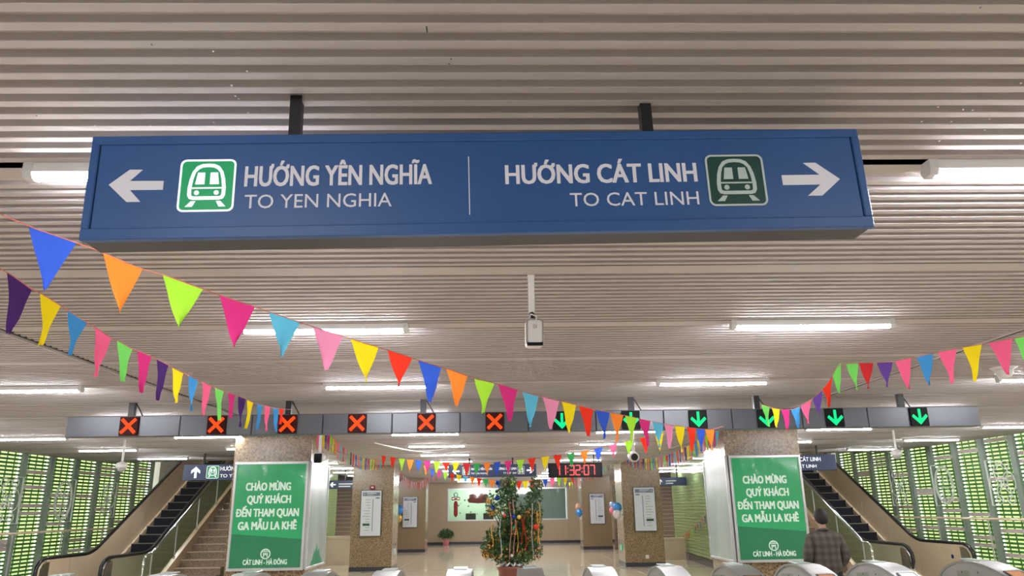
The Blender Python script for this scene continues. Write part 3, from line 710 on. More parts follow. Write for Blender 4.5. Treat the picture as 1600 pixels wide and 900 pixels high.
a = at(565, 767, 23.7); b_ = at(596, 837, 23.7); route_board('white route board on the second left pillar', a.x+.0, at(597, 767, 23.7).x-.02, 23.72, b_.z, a.z, False)
a = at(989.5, 762, 23.7); b_ = at(1025, 829, 23.7); route_board('white route board on the second right pillar', at(992, 800, 23.7).x, at(1022, 762, 23.7).x, 23.72, b_.z, a.z, True)
a = at(629, 777, 33.7); b_ = at(651, 823.5, 33.7); route_board('small white route board on the farthest left pillar', at(629.5, 800, 33.7).x, at(651.5, 800, 33.7).x, 33.72, b_.z, a.z, False)
a = at(921, 772, 33.7); b_ = at(945, 818, 33.7); route_board('small white route board on the farthest right pillar', at(922.5, 800, 33.7).x, at(944.5, 800, 33.7).x, 33.72, b_.z, a.z, True)
p = at(582, 761.5, 23.75); al = thing('alarm_box', 'small dark red alarm box above the left route board', 'alarm', (p.x, 23.8, p.z)); MB().bbox(-.07, .07, -.06, 0, -.06, .06, .01).build('case', M['redpaper'], al); MB().box(-.035, .035, -.068, -.06, -.02, .02).build('lens', M['letter'], al)
p = at(1012, 870, 23.75); al = thing('wall_socket', 'white square socket low on the second right pillar', 'socket', (p.x, 23.8, p.z)); MB().bbox(-.05, .05, -.02, 0, -.05, .05, .006).build('plate', M['white'], al); MB().box(-.015, .015, -.024, -.02, -.01, .01).build('outlet', M['print'], al)
for px, py, X, lab in ((972, 855, 3.92, 'green'), (614, 862, -3.14, 'pale')):
    s_ = -1 if X > 0 else 1; Yq = 24.4; z = at(px, py, Yq).z
    e_ = thing('exit_sign', '%s running-man exit sign low on the inner face of the %s second pillar' % (lab, 'right' if X > 0 else 'left'), 'sign', (X, Yq, z), group='low exit signs')
    MB().box(*sorted((0, s_*.02)), -.17, .17, -.09, .09).build('plate', M['greensign'] if X > 0 else M['board'], e_)
    t = MB(); q = sorted((s_*.02, s_*.023)); t.box(*q, -.02, .03, -.02, .03).box(*q, -.01, .02, .035, .06).box(*q, -.04, -.015, -.07, -.02).box(*q, .02, .045, -.07, -.02).box(*q, -.05, -.02, .0, .02)
    t.build('pictogram', M['letterlit'] if X > 0 else M['greensign'], e_)

# ================================================================= CAMERAS
p = at(831, 500, 4.26)
c1 = thing('security_camera', 'white security camera on a pole, nearest, below the big sign', 'camera', (p.x, 4.26, CZ), group='security cameras')
MB().box(-.018, .018, -.018, .018, -.235, .005).build('pole', M['white'], c1)
MB().box(-.022, .022, -.022, .022, -.006, .0).build('ceiling_plate', M['white'], c1)
MB().tube([(0, 0, -.23), (0, -.02, -.255), (.005, -.03, -.28)], .016, 6).build('swivel', M['black'], c1)
zb = at(831, 540, 4.2).z-CZ; zt = at(831, 498, 4.2).z-CZ
T = Matrix.Translation((.012, -.03, (zt+zb)/2)) @ Matrix.Rotation(.12, 4, 'X'); hh_ = (zt-zb)/2
MB().prism(rounded(-.052, .052, -hh_, hh_, .022), 'y', -.05, .10, T=T).build('housing', M['white'], c1)
t = MB(); ring(t, rounded(-.05, .05, -hh_+.002, hh_-.002, .02), rounded(-.043, .043, -hh_+.02, hh_-.007, .016), -.055, -.05); MB.build
for i in range(len(t.v)): t.v[i] = tuple(T @ Vector(t.v[i]))
t.build('rim', mat('grey_seam', (.25, .24, .23), .5), c1)
MB().box(-.045, .045, -.056, -.05, -hh_+.003, -hh_+.022, T=T).build('visor', M['lens'], c1)
MB().lathe([(.013, 0), (.011, .006)], n=12, T=T @ Matrix.Translation((.0, -.05, hh_*.45)) @ Matrix.Rotation(PI/2, 4, 'X')).build('cable_gland', mat('beige_plastic', (.5, .45, .38), .4), c1)
MB().tube([(0, -.05, hh_*.45), (.004, -.075, hh_*.7), (.012, -.05, hh_*1.15), (-.02, -.01, hh_*1.4), (-.03, .0, hh_*1.1)], .004, 5, T=T).build('cable', M['white'], c1)
for px, py, Yq, lab, sq in ((498, 716, 13.2, 'white security camera with black front beside the left poster pillar', 1), (991, 714, 13.2, 'white bullet security camera beyond the green lane arrows', 0)):
    p = at(px, py, Yq); o = thing('security_camera', lab, 'camera', (p.x, Yq, CZ), group='security cameras'); z = p.z-CZ
    MB().tube([(0, .05, 0), (0, .05, z+.08)], .028, 8).build('pole', M['white'], o)
    MB().tube([(0, .05, z+.10), (0, .03, z+.04)], .03, 8).build('swivel', M['white'], o)
    T = Matrix.Translation((0, 0, z)) @ Matrix.Rotation(PI/2+.15, 4, 'X')
    MB().lathe([(.07, -.22), (.082, -.2), (.088, .0), (.085, .03)], n=12, T=T).build('housing', M['white'], o, True)
    if sq: MB().bbox(-.068, .068, -.07, -.05, z-.085, z+.075, .01).build('front', M['lens'], o)
    else: MB().lathe([(.062, .03), (.05, .036)], n=12, T=T).build('front', M['lens'], o)
for px, py, lab in ((190, 730, 'white dome camera on a pole before the left louvred wall'), (1401, 710, 'white dome camera on a pole before the right louvred wall')):
    p = at(px, py, 14.4); z = p.z-CZ; o = thing('dome_camera', lab, 'camera', (p.x, 14.4, CZ), group='security cameras')
    MB().tube([(0, 0, 0), (0, 0, z+.08)], .022, 8).build('pole', M['white'], o)
    MB().lathe([(.03, .1), (.09, .07), (.105, .02), (.09, -.02)][::-1], (0, 0, z), 16).build('housing', M['white'], o, True)
    MB().lathe([(.02, -.09), (.06, -.07), (.08, -.02)], (0, 0, z), 14).build('dome', mat('smoky_dome', (.35, .36, .36), .15), o, True)
p = at(1562, 572, 7.65)
o = thing('dome_camera', 'pale dome camera on the ceiling behind the flags at far right', 'camera', (p.x, 7.6, CZ), group='security cameras')
MB().lathe([(.10, -.02), (.13, 0)], n=18).build('base', M['white'], o); MB().lathe([(.02, -.115), (.06, -.10), (.085, -.06), (.09, -.02)], n=16).build('dome', M['white'], o, True)

# ================================================================= TICKET GATES
prof = [(10.55, 0), (10.55, .70), (10.50, .82), (10.40, .92), (10.25, 1.00), (10.05, 1.06), (9.85, 1.085), (9.65, 1.085), (9.45, 1.06), (9.25, 1.015), (9.05, .955), (8.85, .88), (8.68, .79), (8.58, .68), (8.52, .5), (8.5, 0)]
GX = [-5.35, -4.05, -3.02, -2.17, -1.32, -.44, .42, 1.28, 2.13, 2.98, 3.83, 4.78, 6.05]
GL = ['leftmost of all', 'second from left', 'third from left', 'fourth from left', 'in front of the second left pillar', 'left of the kumquat tree', 'directly before the kumquat tree', 'just right of the kumquat tree', 'in front of the second right pillar', 'in front of the right green poster', 'directly before the man in check jacket', 'at the right escalator', 'rightmost of all']
for gi, (gx, gl) in enumerate(zip(GX, GL)):
    g = thing('ticket_gate', 'stainless steel ticket gate cabinet with curved top, %s' % gl, 'ticket gate', (gx, 9.5, 0), group='ticket gates in a row')
    P = [(y-9.5, z*.953) for y, z in prof]
    MB().prism([(y*.985, max(0, z-.012)) for y, z in P], 'x', -.135, .135).build('cabinet', M['gateside'], g)
    t = MB()                                     # sheet-metal cover following the curve, overhanging both sides
    for i in range(len(P)-1):
        (y0, z0), (y1, z1) = P[i], P[i+1]
        t.add([(-.15, y0, z0), (.15, y0, z0), (.15, y1, z1), (-.15, y1, z1), (-.15, y0*.975, max(0, z0-.025)), (.15, y0*.975, max(0, z0-.025)), (.15, y1*.975, max(0, z1-.025)), (-.15, y1*.975, max(0, z1-.025))],
              [(0, 1, 2, 3), (4, 7, 6, 5), (0, 3, 7, 4), (1, 5, 6, 2)])
    t.build('top_cover', M['steel'], g, False)
    # pale reader plate on the crown, screen on the slope
    MB().bbox(-.085, .085, .25, .55, 1.033, 1.048, .006).build('antenna_plate', mat('pale_polycarbonate', (.52, .58, .56), .2), g)
    sl = math.atan2(1.015-.88, .4); T = Matrix.Translation((0, 9.06-9.5, .914)) @ Matrix.Rotation(sl, 4, 'X')
    bz = MB().box(-.105, .105, -.13, .13, -.002, .008, T=T).build('screen_bezel', M['black'], g)
    MB().box(-.085, .085, -.11, .11, .008, .011, T=T).build('screen', mat('orange_screen', (.22, .12, .06), .2, emit=(1, .42, .18), es=.26) if gi not in (6, 11) else mat('white_screen', (.5, .5, .5), .2, emit=(.8, .85, .9), es=.4), bz)
    t = MB()
    for s in (-1, 1):
        for y, z in ((.45, .89), (.12, .91), (-.2, .82)): t.lathe([(.009, 0), (.009, .003)], n=8, T=Matrix.Translation((s*.135, y, z)) @ Matrix.Rotation(s*PI/2, 4, 'Y'))
        t.box(*sorted((s*.135, s*.138)), -.45, .5, .735, .741)
    t.build('sensor_dots', M['black'], g)
    MB().box(.137, .28, .3, .315, .35, .92).box(-.28, -.137, .3, .315, .35, .92).build('glass_flap', M['glass'], g)

# ================================================================= ESCALATORS AND STAIRS (mirrored pair about x = .45)
def escalator(side):
    s = 1 if side == 'left' else -1
    mx = lambda X: X if s > 0 else .65-X
    ox = mx(-8.55)
    e = thing('escalator', 'upward escalator with tan side panels beside the %s louvred wall' % side, 'escalator', (ox, 16.0, 0), group='escalators')
    slope = .53; YK = 18.15
    def railz(Y): return .9 if Y < YK-.3 else (.9+slope*(Y-YK) if Y > YK+.3 else .9+slope*((Y-YK+.3)**2)/1.2)
    YE = 26.5
    ys = [16.35+i*.15 for i in range(int((YE-16.35)/.15)+1)]
    L = lambda X: mx(X)-ox
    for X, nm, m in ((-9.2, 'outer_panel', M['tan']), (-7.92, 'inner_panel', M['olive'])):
        x = L(X)
        # side panel plates, split at joints
        cuts = [16.28, 17.2, 18.15, 19.35, 20.55, 21.75, 22.95, 24.15, 25.35, YE]
        for a, b in zip(cuts[:-1], cuts[1:]):
            n = 6; yy = [a+.004+(b-a-.008)*i/n for i in range(n+1)]
            top = [(y-16, railz(y)-.03) for y in yy]; bot = [(y-16, max(0, railz(y)-1.25)) for y in yy]
            if a < 16.3: top[0] = (top[0][0]-.0, .55); top.insert(1, (16.33-16, .78)); 
            MB().prism(top+bot[::-1], 'x', x-.03, x+.03).build('side_panel', m, e)
        path = [(x, .12, .45), (x, .04, .60), (x, .06, .74), (x, .16, .85), (x, .32, .895)]+[(x, y-16, railz(y)) for y in ys]
        t = MB(); 
        t.tube(path, .038, 8); t.build('handrail', M['rubber'], e, True)
        MB().tube([(p_[0], p_[1]+(.05 if p_[1] < .3 else 0), p_[2]-.045) for p_ in path], .022, 6).build('rail_trim', M['tanlight'] if X < -8.5 else M['chrome'], e)
        MB().prism([(.14, .0), (.10, .5), (.13, .70), (.22, .80), (.42, .84), (.42, 0)], 'x', x-.045, x+.045).build('newel', M['chrome'], e)
        xi = x+(.05*s if X < -8.5 else -.05*s)
        tr = MB()
        for y0_, y1_ in zip(ys[:-1], ys[1:]):
            z0_, z1_ = railz(y0_)-.80, railz(y1_)-.80
            tr.add([(xi-.035, y0_-16, z0_), (xi+.035, y0_-16, z0_), (xi+.035, y1_-16, z1_), (xi-.035, y1_-16, z1_), (xi-.035, y0_-16, z0_-.1), (xi+.035, y0_-16, z0_-.1), (xi+.035, y1_-16, z1_-.1), (xi-.035, y1_-16, z1_-.1)],
                   [(0, 1, 2, 3), (0, 4, 5, 1), (0, 3, 7, 4), (1, 5, 6, 2), (4, 7, 6, 5), (3, 2, 6, 7)])
        tr.build('skirt_trim', M['tanlight'], e)
    xa, xb = sorted((L(-9.12), L(-8.0)))
    MB().box(xa, xb, .3, 2.0, .005, .02).build('landing_plate', M['steel'], e)
    sm = None; z = .0; y = 17.95
    i = 0
    while y < 26:
        z = max(.02, slope*(y-YK+.2))
        if sm is None:
            o = MB().box(xa, xb, 0, .40, -.03, 0).box(xa, xb, 0, .02, -.22, -.03).box(xa, xb, -.004, .008, -.012, .003, 1).box(xa, xa+.03, 0, .39, .0, .003, 1).box(xb-.03, xb, 0, .39, .0, .003, 1).build('step', [M['step'], M['stepedge']], e)
            sm = o.data; o.location = (0, y-16, z+.03)
        else: link('step', sm, e, loc=(0, y-16, z+.03))
        y += .38
    # stairs beside it
    X0, X1 = sorted((mx(-7.0), mx(-6.0)))
    st = thing('granite_stair', 'brown granite stair with pale nosings beside the %s escalator' % side, 'stairs', ((X0+X1)/2, 16.5, 0), group='granite stairs')
    hw_ = (X1-X0)/2; me = None
    for i in range(19):
        zz = .152*(i+1); yy = .298*i
        MB().box(-hw_, hw_, yy, yy+.297, max(0, zz-.42), zz-.02).box(-hw_, hw_, yy-.02, yy+.05, zz-.022, zz, 1).box(-hw_, hw_, yy+.05, yy+.36, zz-.02, zz).build('step', [M['stairstone'], M['nosing']], st)
    xs_ = (mx(-7.05)-(X0+X1)/2)
    k_ = .152/.298
    MB().prism([(-.2, 0), (5.6, 5.8*k_-.12), (5.6, 5.8*k_+.22), (-.2, .22)], 'x', xs_-.05, xs_+.05).build('stringer', M['copper'], st)
    # glass balustrade
    bl = thing('glass_balustrade', 'glass balustrade with steel rail between %s escalator and stair' % side, 'balustrade', (mx(-7.05), 16.3, 0), group='glass balustrades')
    zt_ = lambda y: .95+k_*y
    for i in range(5):
        a = .05+i*1.12; b = a+1.06
        MB().prism([(a, k_*a+.24), (b, k_*b+.24), (b, zt_(b)-.02), (a, zt_(a)-.02)], 'x', -.006, .006).build('glass_panel', M['glass'], bl)
        MB().tube([(0, a-.03, k_*a+.2), (0, a-.03, zt_(a-.03))], .018, 8).build('post', M['steel'], bl)
    MB().tube([(0, -.35, .05), (0, -.33, .9), (0, -.2, .96), (0, 0, .97)]+[(0, y, zt_(y)+.02) for y in (.3, 2, 4, 5.6)], .028, 8).build('top_rail', M['chrome'], bl, True)
escalator('left'); escalator('right')
tag(MB().lathe([(.045, 0), (.045, .004)], n=14, T=Matrix.Translation((0, 0, 0)) @ Matrix.Rotation(PI/2, 4, 'X')).build('round_sticker', M['bauble'], loc=tuple(at(1491, 872, 16.6))), 'small round blue sticker on the right escalator side panel', 'sticker')
bpy.data.objects['round_sticker'].location = (.65+9.2-.036, 16.75, .62); bpy.data.objects['round_sticker'].rotation_euler = (0, 0, -PI/2)

# ---- far frontal stairs and cream parapets
for side, x0, x1, py in (('left', -5.8, -4.45, .92), ('right', 5.5, 6.7, .70)):
    e0, e1 = (-9.4, -4.5) if side == 'left' else (5.4, 9.6)
    st = thing('granite_stair', 'distant brown stair rising behind the second %s pillar' % side, 'stairs', ((e0+e1)/2, 30.2, 0), group='distant stairs')
    for i in range(17):
        zz = .16*(i+1); yy = .3*i
        MB().box(-(e1-e0)/2, (e1-e0)/2, yy, 5.3, zz-.16, zz-.025).box(-(e1-e0)/2, (e1-e0)/2, yy-.02, yy+.06, zz-.025, zz, 1).build('step', [M['stairstone'], M['nosing']], st)
    pa = thing('parapet', 'low cream stone parapet at the foot of the distant %s stair' % side, 'parapet', ((x0+x1)/2, 26.6, 0), group='cream parapets')
    MB().box(-(x1-x0)/2, (x1-x0)/2-.25, 0, .2, 0, py-.1).build('wall', M['cream'], pa); MB().bbox(-(x1-x0)/2, (x1-x0)/2-.25, -.02, .22, py-.1, py, .01).build('coping', M['nosing'], pa)

# ================================================================= WIRE ORNAMENTS ON THE LOUVRES
def ornament(label, W, side, px, py0, py1, kind, wdt):
    u, z1 = on_wall(W, px, py0); _, z0 = on_wall(W, px, py1)
    A, t = W; ang = math.atan2(t.y, t.x); p = A+t*u+Vector((.12 if side == 'left' else -.12, 0, 0))
    o = thing('wire_ornament', label, 'ornament', (p.x, p.y, (z0+z1)/2), group='wire ornaments on the louvred walls'); o.rotation_euler = (0, 0, ang)
    h = (z1-z0)/2; sx = -1     # frame opens towards the viewer
    MB().tube([(0, 0, h), (sx*.22, 0, h)], .009, 5).tube([(0, 0, -h), (sx*.22, 0, -h)], .009, 5).box(-.018, .018, -.01, .01, -h, h).build('bracket', M['wire'], o)
    cx = sx*(wdt/2+.08)
    def loop(cx, cz, rx, rz, a0=0, a1=2*PI, r=.014): return MB().tube([(cx+rx*math.cos(a0+(a1-a0)*i/20), 0, cz+rz*math.sin(a0+(a1-a0)*i/20)) for i in range(21)], r, 5)
    if kind == 'train':
        loop(cx, 0, wdt/2, h*.93).build('outer_loop', M['wire'], o); loop(cx, 0, wdt*.43, h*.86).build('inner_loop', M['wire'], o)
        t_ = MB()
        for dx_ in (-.2, .0): t_.tube([(cx+(dx_-.0)*wdt, 0, .1*h), (cx+dx_*wdt, 0, .45*h), (cx+(dx_+.2)*wdt, 0, .45*h), (cx+(dx_+.2)*wdt, 0, .1*h), (cx+dx_*wdt, 0, .1*h)], .012, 5)
        t_.tube([(cx-.3*wdt, 0, -.1*h), (cx+.3*wdt, 0, -.1*h)], .012, 5).tube([(cx-.15*wdt, 0, -.2*h), (cx-.1*wdt, 0, -.8*h)], .012, 5).tube([(cx+.15*wdt, 0, -.2*h), (cx+.1*wdt, 0, -.8*h)], .012, 5)
        t_.build('train_outline', M['wire'], o)
    else:
        for i, (a, b, rx, rz) in enumerate(((0, .45, .3, .4), (0, -.45, .3, .4), (-.3, 0, .25, .45), (.3, 0, .25, .45), (0, 0, .22, .2), (-.25, .75, .16, .18), (.25, .75, .16, .18), (-.25, -.75, .16, .18), (.25, -.75, .16, .18))):
            loop(cx+a*wdt, b*h, rx*wdt, rz*h, r=.011).build('petal_loop', M['wire'], o)
ornament('pale wire flower ornament at the far right edge on the louvres', RW, 'right', 1547, 720, 790, 'flower', .75)
ornament('pale wire oval train ornament on the right louvred wall', RW, 'right', 1461, 728, 790, 'train', .75)
ornament('small wire flower ornament nearest the right escalator', RW, 'right', 1395, 736, 790, 'flower', .75)
ornament('wire flower ornament at the far left edge on the louvres', LW, 'left', 29, 746, 818, 'flower', .75)
ornament('wire oval ornament in the middle of the left louvres', LW, 'left', 112, 750, 815, 'train', .75)
ornament('wire flower ornament nearest the left escalator', LW, 'left', 177, 755, 808, 'flower', .75)

# ================================================================= BUNTING
def bez(pts, n=16):
    out = []
    P = [pts[0]]+pts+[pts[-1]]
    for i in range(1, len(P)-2):
        for k in range(n):
            t = k/n; a, b, c_, d = P[i-1], P[i], P[i+1], P[i+2]
            out.append(.5*((2*b)+(c_-a)*t+(2*a-5*b+4*c_-d)*t*t+(3*b-a-3*c_+d)*t**3))
    out.append(P[-2]); return out
def bunting(label, ctrl, flags, fw=.20, fh=.24, group='strings of triangular flags', cord=.0035, curl=.25, seed=1):
    rnd = random.Random(seed)
    pts = bez([at(*q) for q in ctrl])
    org = pts[0].copy(); b = thing('bunting', label, 'bunting', org, group=group)
    MB().tube([p-org for p in pts], cord, 4).build('cord', M['cord'], b)
    px = [proj(p)[0] for p in pts]
    for f in flags:
        x, colr = f[0], f[1]; hs = f[2] if len(f) > 2 else 1
        i = min(range(len(px)-1), key=lambda j: abs((px[j]+px[j+1])/2-x) )
        a, c_ = pts[i], pts[i+1]; tt = (x-px[i])/((px[i+1]-px[i]) or 1); tt = max(0, min(1, tt))
        p = a.lerp(c_, tt); tn = (c_-a).normalized()
        if tn.x < 0: tn = -tn
        w_ = fw*rnd.uniform(.93, 1.07); h_ = fh*hs*rnd.uniform(.93, 1.07); nr = Vector((-tn.y, tn.x, 0)).normalized()
        nu, nv = 4, 6; V = []; F = []; cu = rnd.uniform(-curl, curl); ph = rnd.uniform(0, 6); lean = rnd.uniform(-.12, .12); bow = rnd.uniform(-.1, .35)
        for j in range(nv+1):
            v = j/nv; half = w_/2*(1-v)**(1.0-.18*max(0, bow))*(1 if v < 1 else 0)+.002
            for k in range(nu+1):
                u = -1+2*k/nu
                q = p-org+tn*(u*half+lean*h_*v*.5)+nr*(cu*h_*v*v*.5+.014*math.sin(u*2.2+v*5+ph)*v+cu*.25*u*half*v)
                q.z -= h_*v+.004*math.sin(u*3+ph); V.append(q)
        for j in range(nv):
            for k in range(nu): q = j*(nu+1)+k; F.append((q, q+1, q+nu+2, q+nu+1))
        MB().add(V, F).build('flag', FM[colr], b, True, label='%s flag' % colr)
    return b
def yz(x, x0, z0, x1, z1):      # distance along the optical axis, linear in 1/z between two pixels
    return 1/(1/z0+(1/z1-1/z0)*(x-x0)/(x1-x0))
# A: the long near string from upper left down to the right pillar
za = lambda x: 1/(1/3.45-.000168*(x-83))*.94
A_pts = [(-30, 322), (50, 355), (115, 378), (163, 396), (221, 420), (262, 432), (348, 463), (394, 478), (425, 489), (500, 514), (556, 532), (612, 549), (660, 565), (703, 578), (745, 592), (785, 602), (820, 613), (855, 622), (885, 629), (912, 636), (940, 642), (965, 647), (985, 651), (1006, 656), (1028, 660), (1046, 664), (1063, 666), (1085, 669), (1110, 671), (1130, 666)]
A_f = [(83, 'blue', 1.1), (192, 'orange', 1.02), (286, 'lime'), (371, 'magenta'), (445, 'sky'), (513, 'light pink', .92), (570, 'yellow', 1.05), (625, 'red', .92), (672, 'blue'), (714, 'orange'), (757, 'lime'), (794, 'magenta'), (829, 'sky'), (861, 'light pink'), (889, 'yellow', 1.05), (916, 'red', 1.05), (942, 'blue'), (964, 'orange'), (986, 'lime'), (1007, 'magenta'), (1028, 'sky'), (1045, 'light pink'), (1062, 'yellow', 1.1), (1080, 'red'), (1095, 'blue'), (1109, 'orange')]
bunting('long nearest string of bright flags sagging below the big blue sign', [(x, y, za(x)) for x, y in A_pts], A_f, .205, .238, seed=3, curl=.15, cord=.0028)
zb_ = lambda x: 1/(1/3.95-.00034*(x-30))*.93
B_pts = [(-30, 402), (16, 429), (47, 450), (66, 460), (95, 478), (108, 486), (135, 504), (150, 512), (173, 528), (185, 533), (206, 545), (227, 553), (254, 566), (278, 579), (302, 590), (322, 600), (342, 608), (360, 615), (377, 621), (391, 627), (405, 632), (418, 635), (431, 638), (455, 640)]
B_f = [(31, 'purple', 1.05), (79, 'yellow', 1.0), (121, 'azure', .95), (161, 'pink'), (195, 'green'), (226, 'magenta'), (254, 'purple'), (278, 'yellow'), (302, 'azure'), (323, 'pink'), (343, 'green'), (362, 'magenta', .9), (378, 'purple'), (391, 'yellow'), (406, 'azure'), (418, 'pink'), (431, 'azure', .9), (440, 'red', .7)]
bunting('string of flags at left running from the corner to the lane beam', [(x, y, zb_(x)) for x, y in B_pts], B_f, .19, .25, seed=5, curl=.2, cord=.0028)
zc_ = lambda x: 1/(1/5.4+(1/9.3-1/5.4)*(1600-x)/410)*.95
C_pts = [(1640, 520), (1600, 526), (1545, 536), (1505, 543), (1465, 551), (1430, 558), (1395, 565), (1360, 567), (1331, 568), (1310, 572), (1296, 595), (1279, 615), (1262, 628), (1243, 638), (1227, 640), (1210, 638), (1190, 632)]
C_f = [(1603, 'green'), (1563, 'pink', 1.05), (1519, 'yellow', 1.05), (1480, 'pink'), (1445, 'azure'), (1411, 'pink'), (1382, 'violet', .9), (1353, 'crimson'), (1331, 'green'), (1307, 'green'), (1293, 'red', .9), (1277, 'violet', .9), (1259, 'pink', .9), (1243, 'azure', .9), (1227, 'magenta', .9), (1212, 'yellow', .9), (1196, 'green', .95)]
bunting('string of flags at right climbing from the lane beam to the edge', [(x, y, zc_(x)) for x, y in C_pts], C_f, .20, .25, seed=8, curl=.2, cord=.0028)
D1_pts = [(590, 711, 17.0), (610, 714, 16.6), (641, 718, 16.2), (697, 722, 15.6), (745, 724, 15.2), (794, 720, 14.6), (831, 716, 14.2), (871, 711, 13.8), (913, 705, 13.4), (958, 694, 13.0), (985, 688, 12.7), (1009, 683, 12.5), (1031, 678, 12.3), (1060, 668, 11.9), (1085, 655, 11.5)]
D1_f = [(600, 'red'), (614, 'red'), (628, 'lime'), (641, 'orange'), (654, 'blue'), (668, 'magenta'), (683, 'lime'), (697, 'red', .8), (712, 'yellow', .8), (729, 'crimson'), (745, 'dark green'), (761, 'orange'), (777, 'blue'), (794, 'magenta'), (813, 'lime'), (831, 'red'), (852, 'yellow'), (871, 'red'), (892, 'dark green', .9), (913, 'orange', .9), (935, 'blue', .9), (958, 'pink', .9), (982, 'lime'), (1007, 'red'), (1030, 'yellow')]
bunting('string of spaced flags crossing above the far blue sign and clock', D1_pts, D1_f, .19, .25, seed=9, curl=.1)
D2_pts = [(655, 722, 21.5), (671, 732, 21.2), (697, 738, 20.8), (723, 743, 20.4), (771, 750, 20), (813, 752, 20), (852, 748, 20), (880, 745, 20.2), (902, 738, 20.6)]
cs = ['orange', 'blue', 'magenta', 'lime', 'red', 'yellow', 'sky', 'orange', 'red', 'dark green', 'orange', 'blue', 'pink', 'lime', 'red', 'yellow', 'red', 'orange', 'blue', 'pink', 'lime', 'yellow', 'red']
bunting('lower distant string of flags passing just behind the tree', D2_pts, [(665+i*10.4, cs[i % len(cs)]) for i in range(23)], .17, .22, seed=10, curl=.1)
mix = ['pink', 'azure', 'yellow', 'violet', 'magenta', 'lime', 'yellow', 'orange', 'pink', 'sky', 'crimson', 'light pink', 'green', 'purple', 'red', 'blue']
E1_pts = [(490, 676, 13.2), (512, 678, 14), (530, 694, 15.2), (550, 708, 17), (570, 716, 19), (590, 717, 21), (606, 712, 23.5)]
bunting('densely seen string of flags from the left poster pillar to the second pillar', E1_pts, [(498+i*3.9, mix[i % 16]) for i in range(28)], .2, .27, seed=12, curl=.1)
E2_pts = [(617, 726, 24.5), (628, 741, 26), (642, 752, 28), (656, 753, 30), (668, 746, 31.5), (682, 741, 33.5)]
bunting('small pink and white flag arc between the left pillars', E2_pts, [(620+i*3.4, ['light pink', 'pink', 'crimson', 'light pink'][i % 4]) for i in range(19)], .2, .27, seed=13, curl=.1)
F1_pts = [(1128, 672, 13.2), (1105, 678, 14), (1080, 694, 15.2), (1055, 706, 17), (1030, 715, 19), (1005, 717, 21), (988, 715, 22.4), (966, 706, 23.6)]
bunting('densely seen string of flags from the right poster pillar to the second pillar', F1_pts, [(968+i*4.1, mix[(i*5) % 16]) for i in range(38)], .2, .27, seed=14, curl=.1)
F2_pts = [(962, 708, 24), (948, 724, 26), (930, 736, 28), (912, 742, 30), (900, 750, 31.5), (886, 754, 33), (872, 750, 35), (862, 742, 36)]
bunting('small flag arc between the right pillars behind the clock', F2_pts, [(866+i*4.0, mix[(i*3) % 16]) for i in range(24)], .2, .27, seed=15, curl=.1)
G_pts = [(505, 860, 24.5), (511, 840, 25.5), (517, 815, 27)]
mirr = [(1070, 848, 26.8), (1083, 826, 24.8), (1097, 790, 22.8), (1106, 772, 21.6)]
def wall_garland(label, x0, y0, z0, x1, y1, z1, n, off):
    b = thing('bunting', label, 'bunting', (x0, y0, z0), group='flag garlands on the green tiled walls'); A_ = Vector((0, 0, 0)); B_ = Vector((x1-x0, y1-y0, z1-z0))
    MB().tube([A_, B_*.5-Vector((0, 0, .12)), B_], .006, 4).build('cord', M['cord'], b)
    for i in range(n):
        q = B_*((i+.5)/n); q.z -= .45*((i+.5)/n)*(1-(i+.5)/n); tn = B_.normalized()*.09; cl = mix[(i*7) % 16]
        MB().add([q-tn, q+tn, q-Vector((0, 0, .24))], [(0, 1, 2)]).build('flag', FM[cl], b, label='%s flag' % cl)
wall_garland('flag garland climbing the right green tiled wall', 6.5, 27.0, .75, 6.02, 20.5, 2.0, 15, 0)
wall_garland('flag garland low on the left green tiled wall', -5.78, 26.0, .7, -5.55, 22.0, 1.7, 9, 0)
# white string of lights sagging under the ceiling at left
pts = bez([at(x, y, Y) for x, y, Y in ((585, 692, 13), (620, 700, 13.4), (655, 705, 13.9), (690, 702, 14.6), (722, 690, 15.6))])
o = MB().tube([p-pts[0] for p in pts], .012, 5).build('ceiling_garland', M['silver'], loc=tuple(pts[0])); tag(o, 'thin silvery garland sagging under the ceiling above the left flags', 'garland')

# ================================================================= BALLOONS
def balloon(px, py, Y, r, colr, label, tie):
    p = at(px, py, Y); o = thing('balloon', label, 'balloon', (p.x, Y, p.z), group='balloons tied to the pillars')
    m = mat(colr+'_balloon', {'blue': (.05, .25, .6), 'gold': (.6, .42, .1), 'tan': (.6, .38, .24), 'white': (.65, .6, .62), 'pink': (.7, .18, .26), 'pale blue': (.35, .5, .75)}[colr], .15, .3)
    MB().lathe([(max(.004, r*math.sin(PI*i/10)*(1 if i > 4 else .9+.02*i)), -r*1.08*math.cos(PI*i/10)) for i in range(11)], n=16).build('skin', m, o, True)
    MB().lathe([(.002, 0), (.02, -.03), (.024, -.035)][::-1], (0, 0, -r*1.06), 8).build('knot', m, o)
    MB().tube([(0, 0, -r*1.1), ((tie[0]-p.x)*.5, (tie[1]-Y)*.5, -r*1.1-.08), (tie[0]-p.x, tie[1]-Y, -.05)], .006, 4).build('ribbon', M['letter'], o)
balloon(622.5, 797, 33.2, .20, 'blue', 'shiny blue balloon left of the farthest left route board', (-4.22, 33.85))
balloon(622.5, 810, 33.2, .17, 'gold', 'gold balloon under the blue one by the farthest left pillar', (-4.22, 33.85))
balloon(903.5, 792, 33.2, .14, 'tan', 'tan balloon at the left edge of the farthest right pillar', (3.785, 33.85))
balloon(905, 801, 33.1, .15, 'blue', 'small blue balloon under the tan one at farthest right pillar', (3.785, 33.85))
balloon(964.5, 793, 23.4, .14, 'blue', 'blue balloon on the inner edge of the second right pillar', (3.925, 23.83))
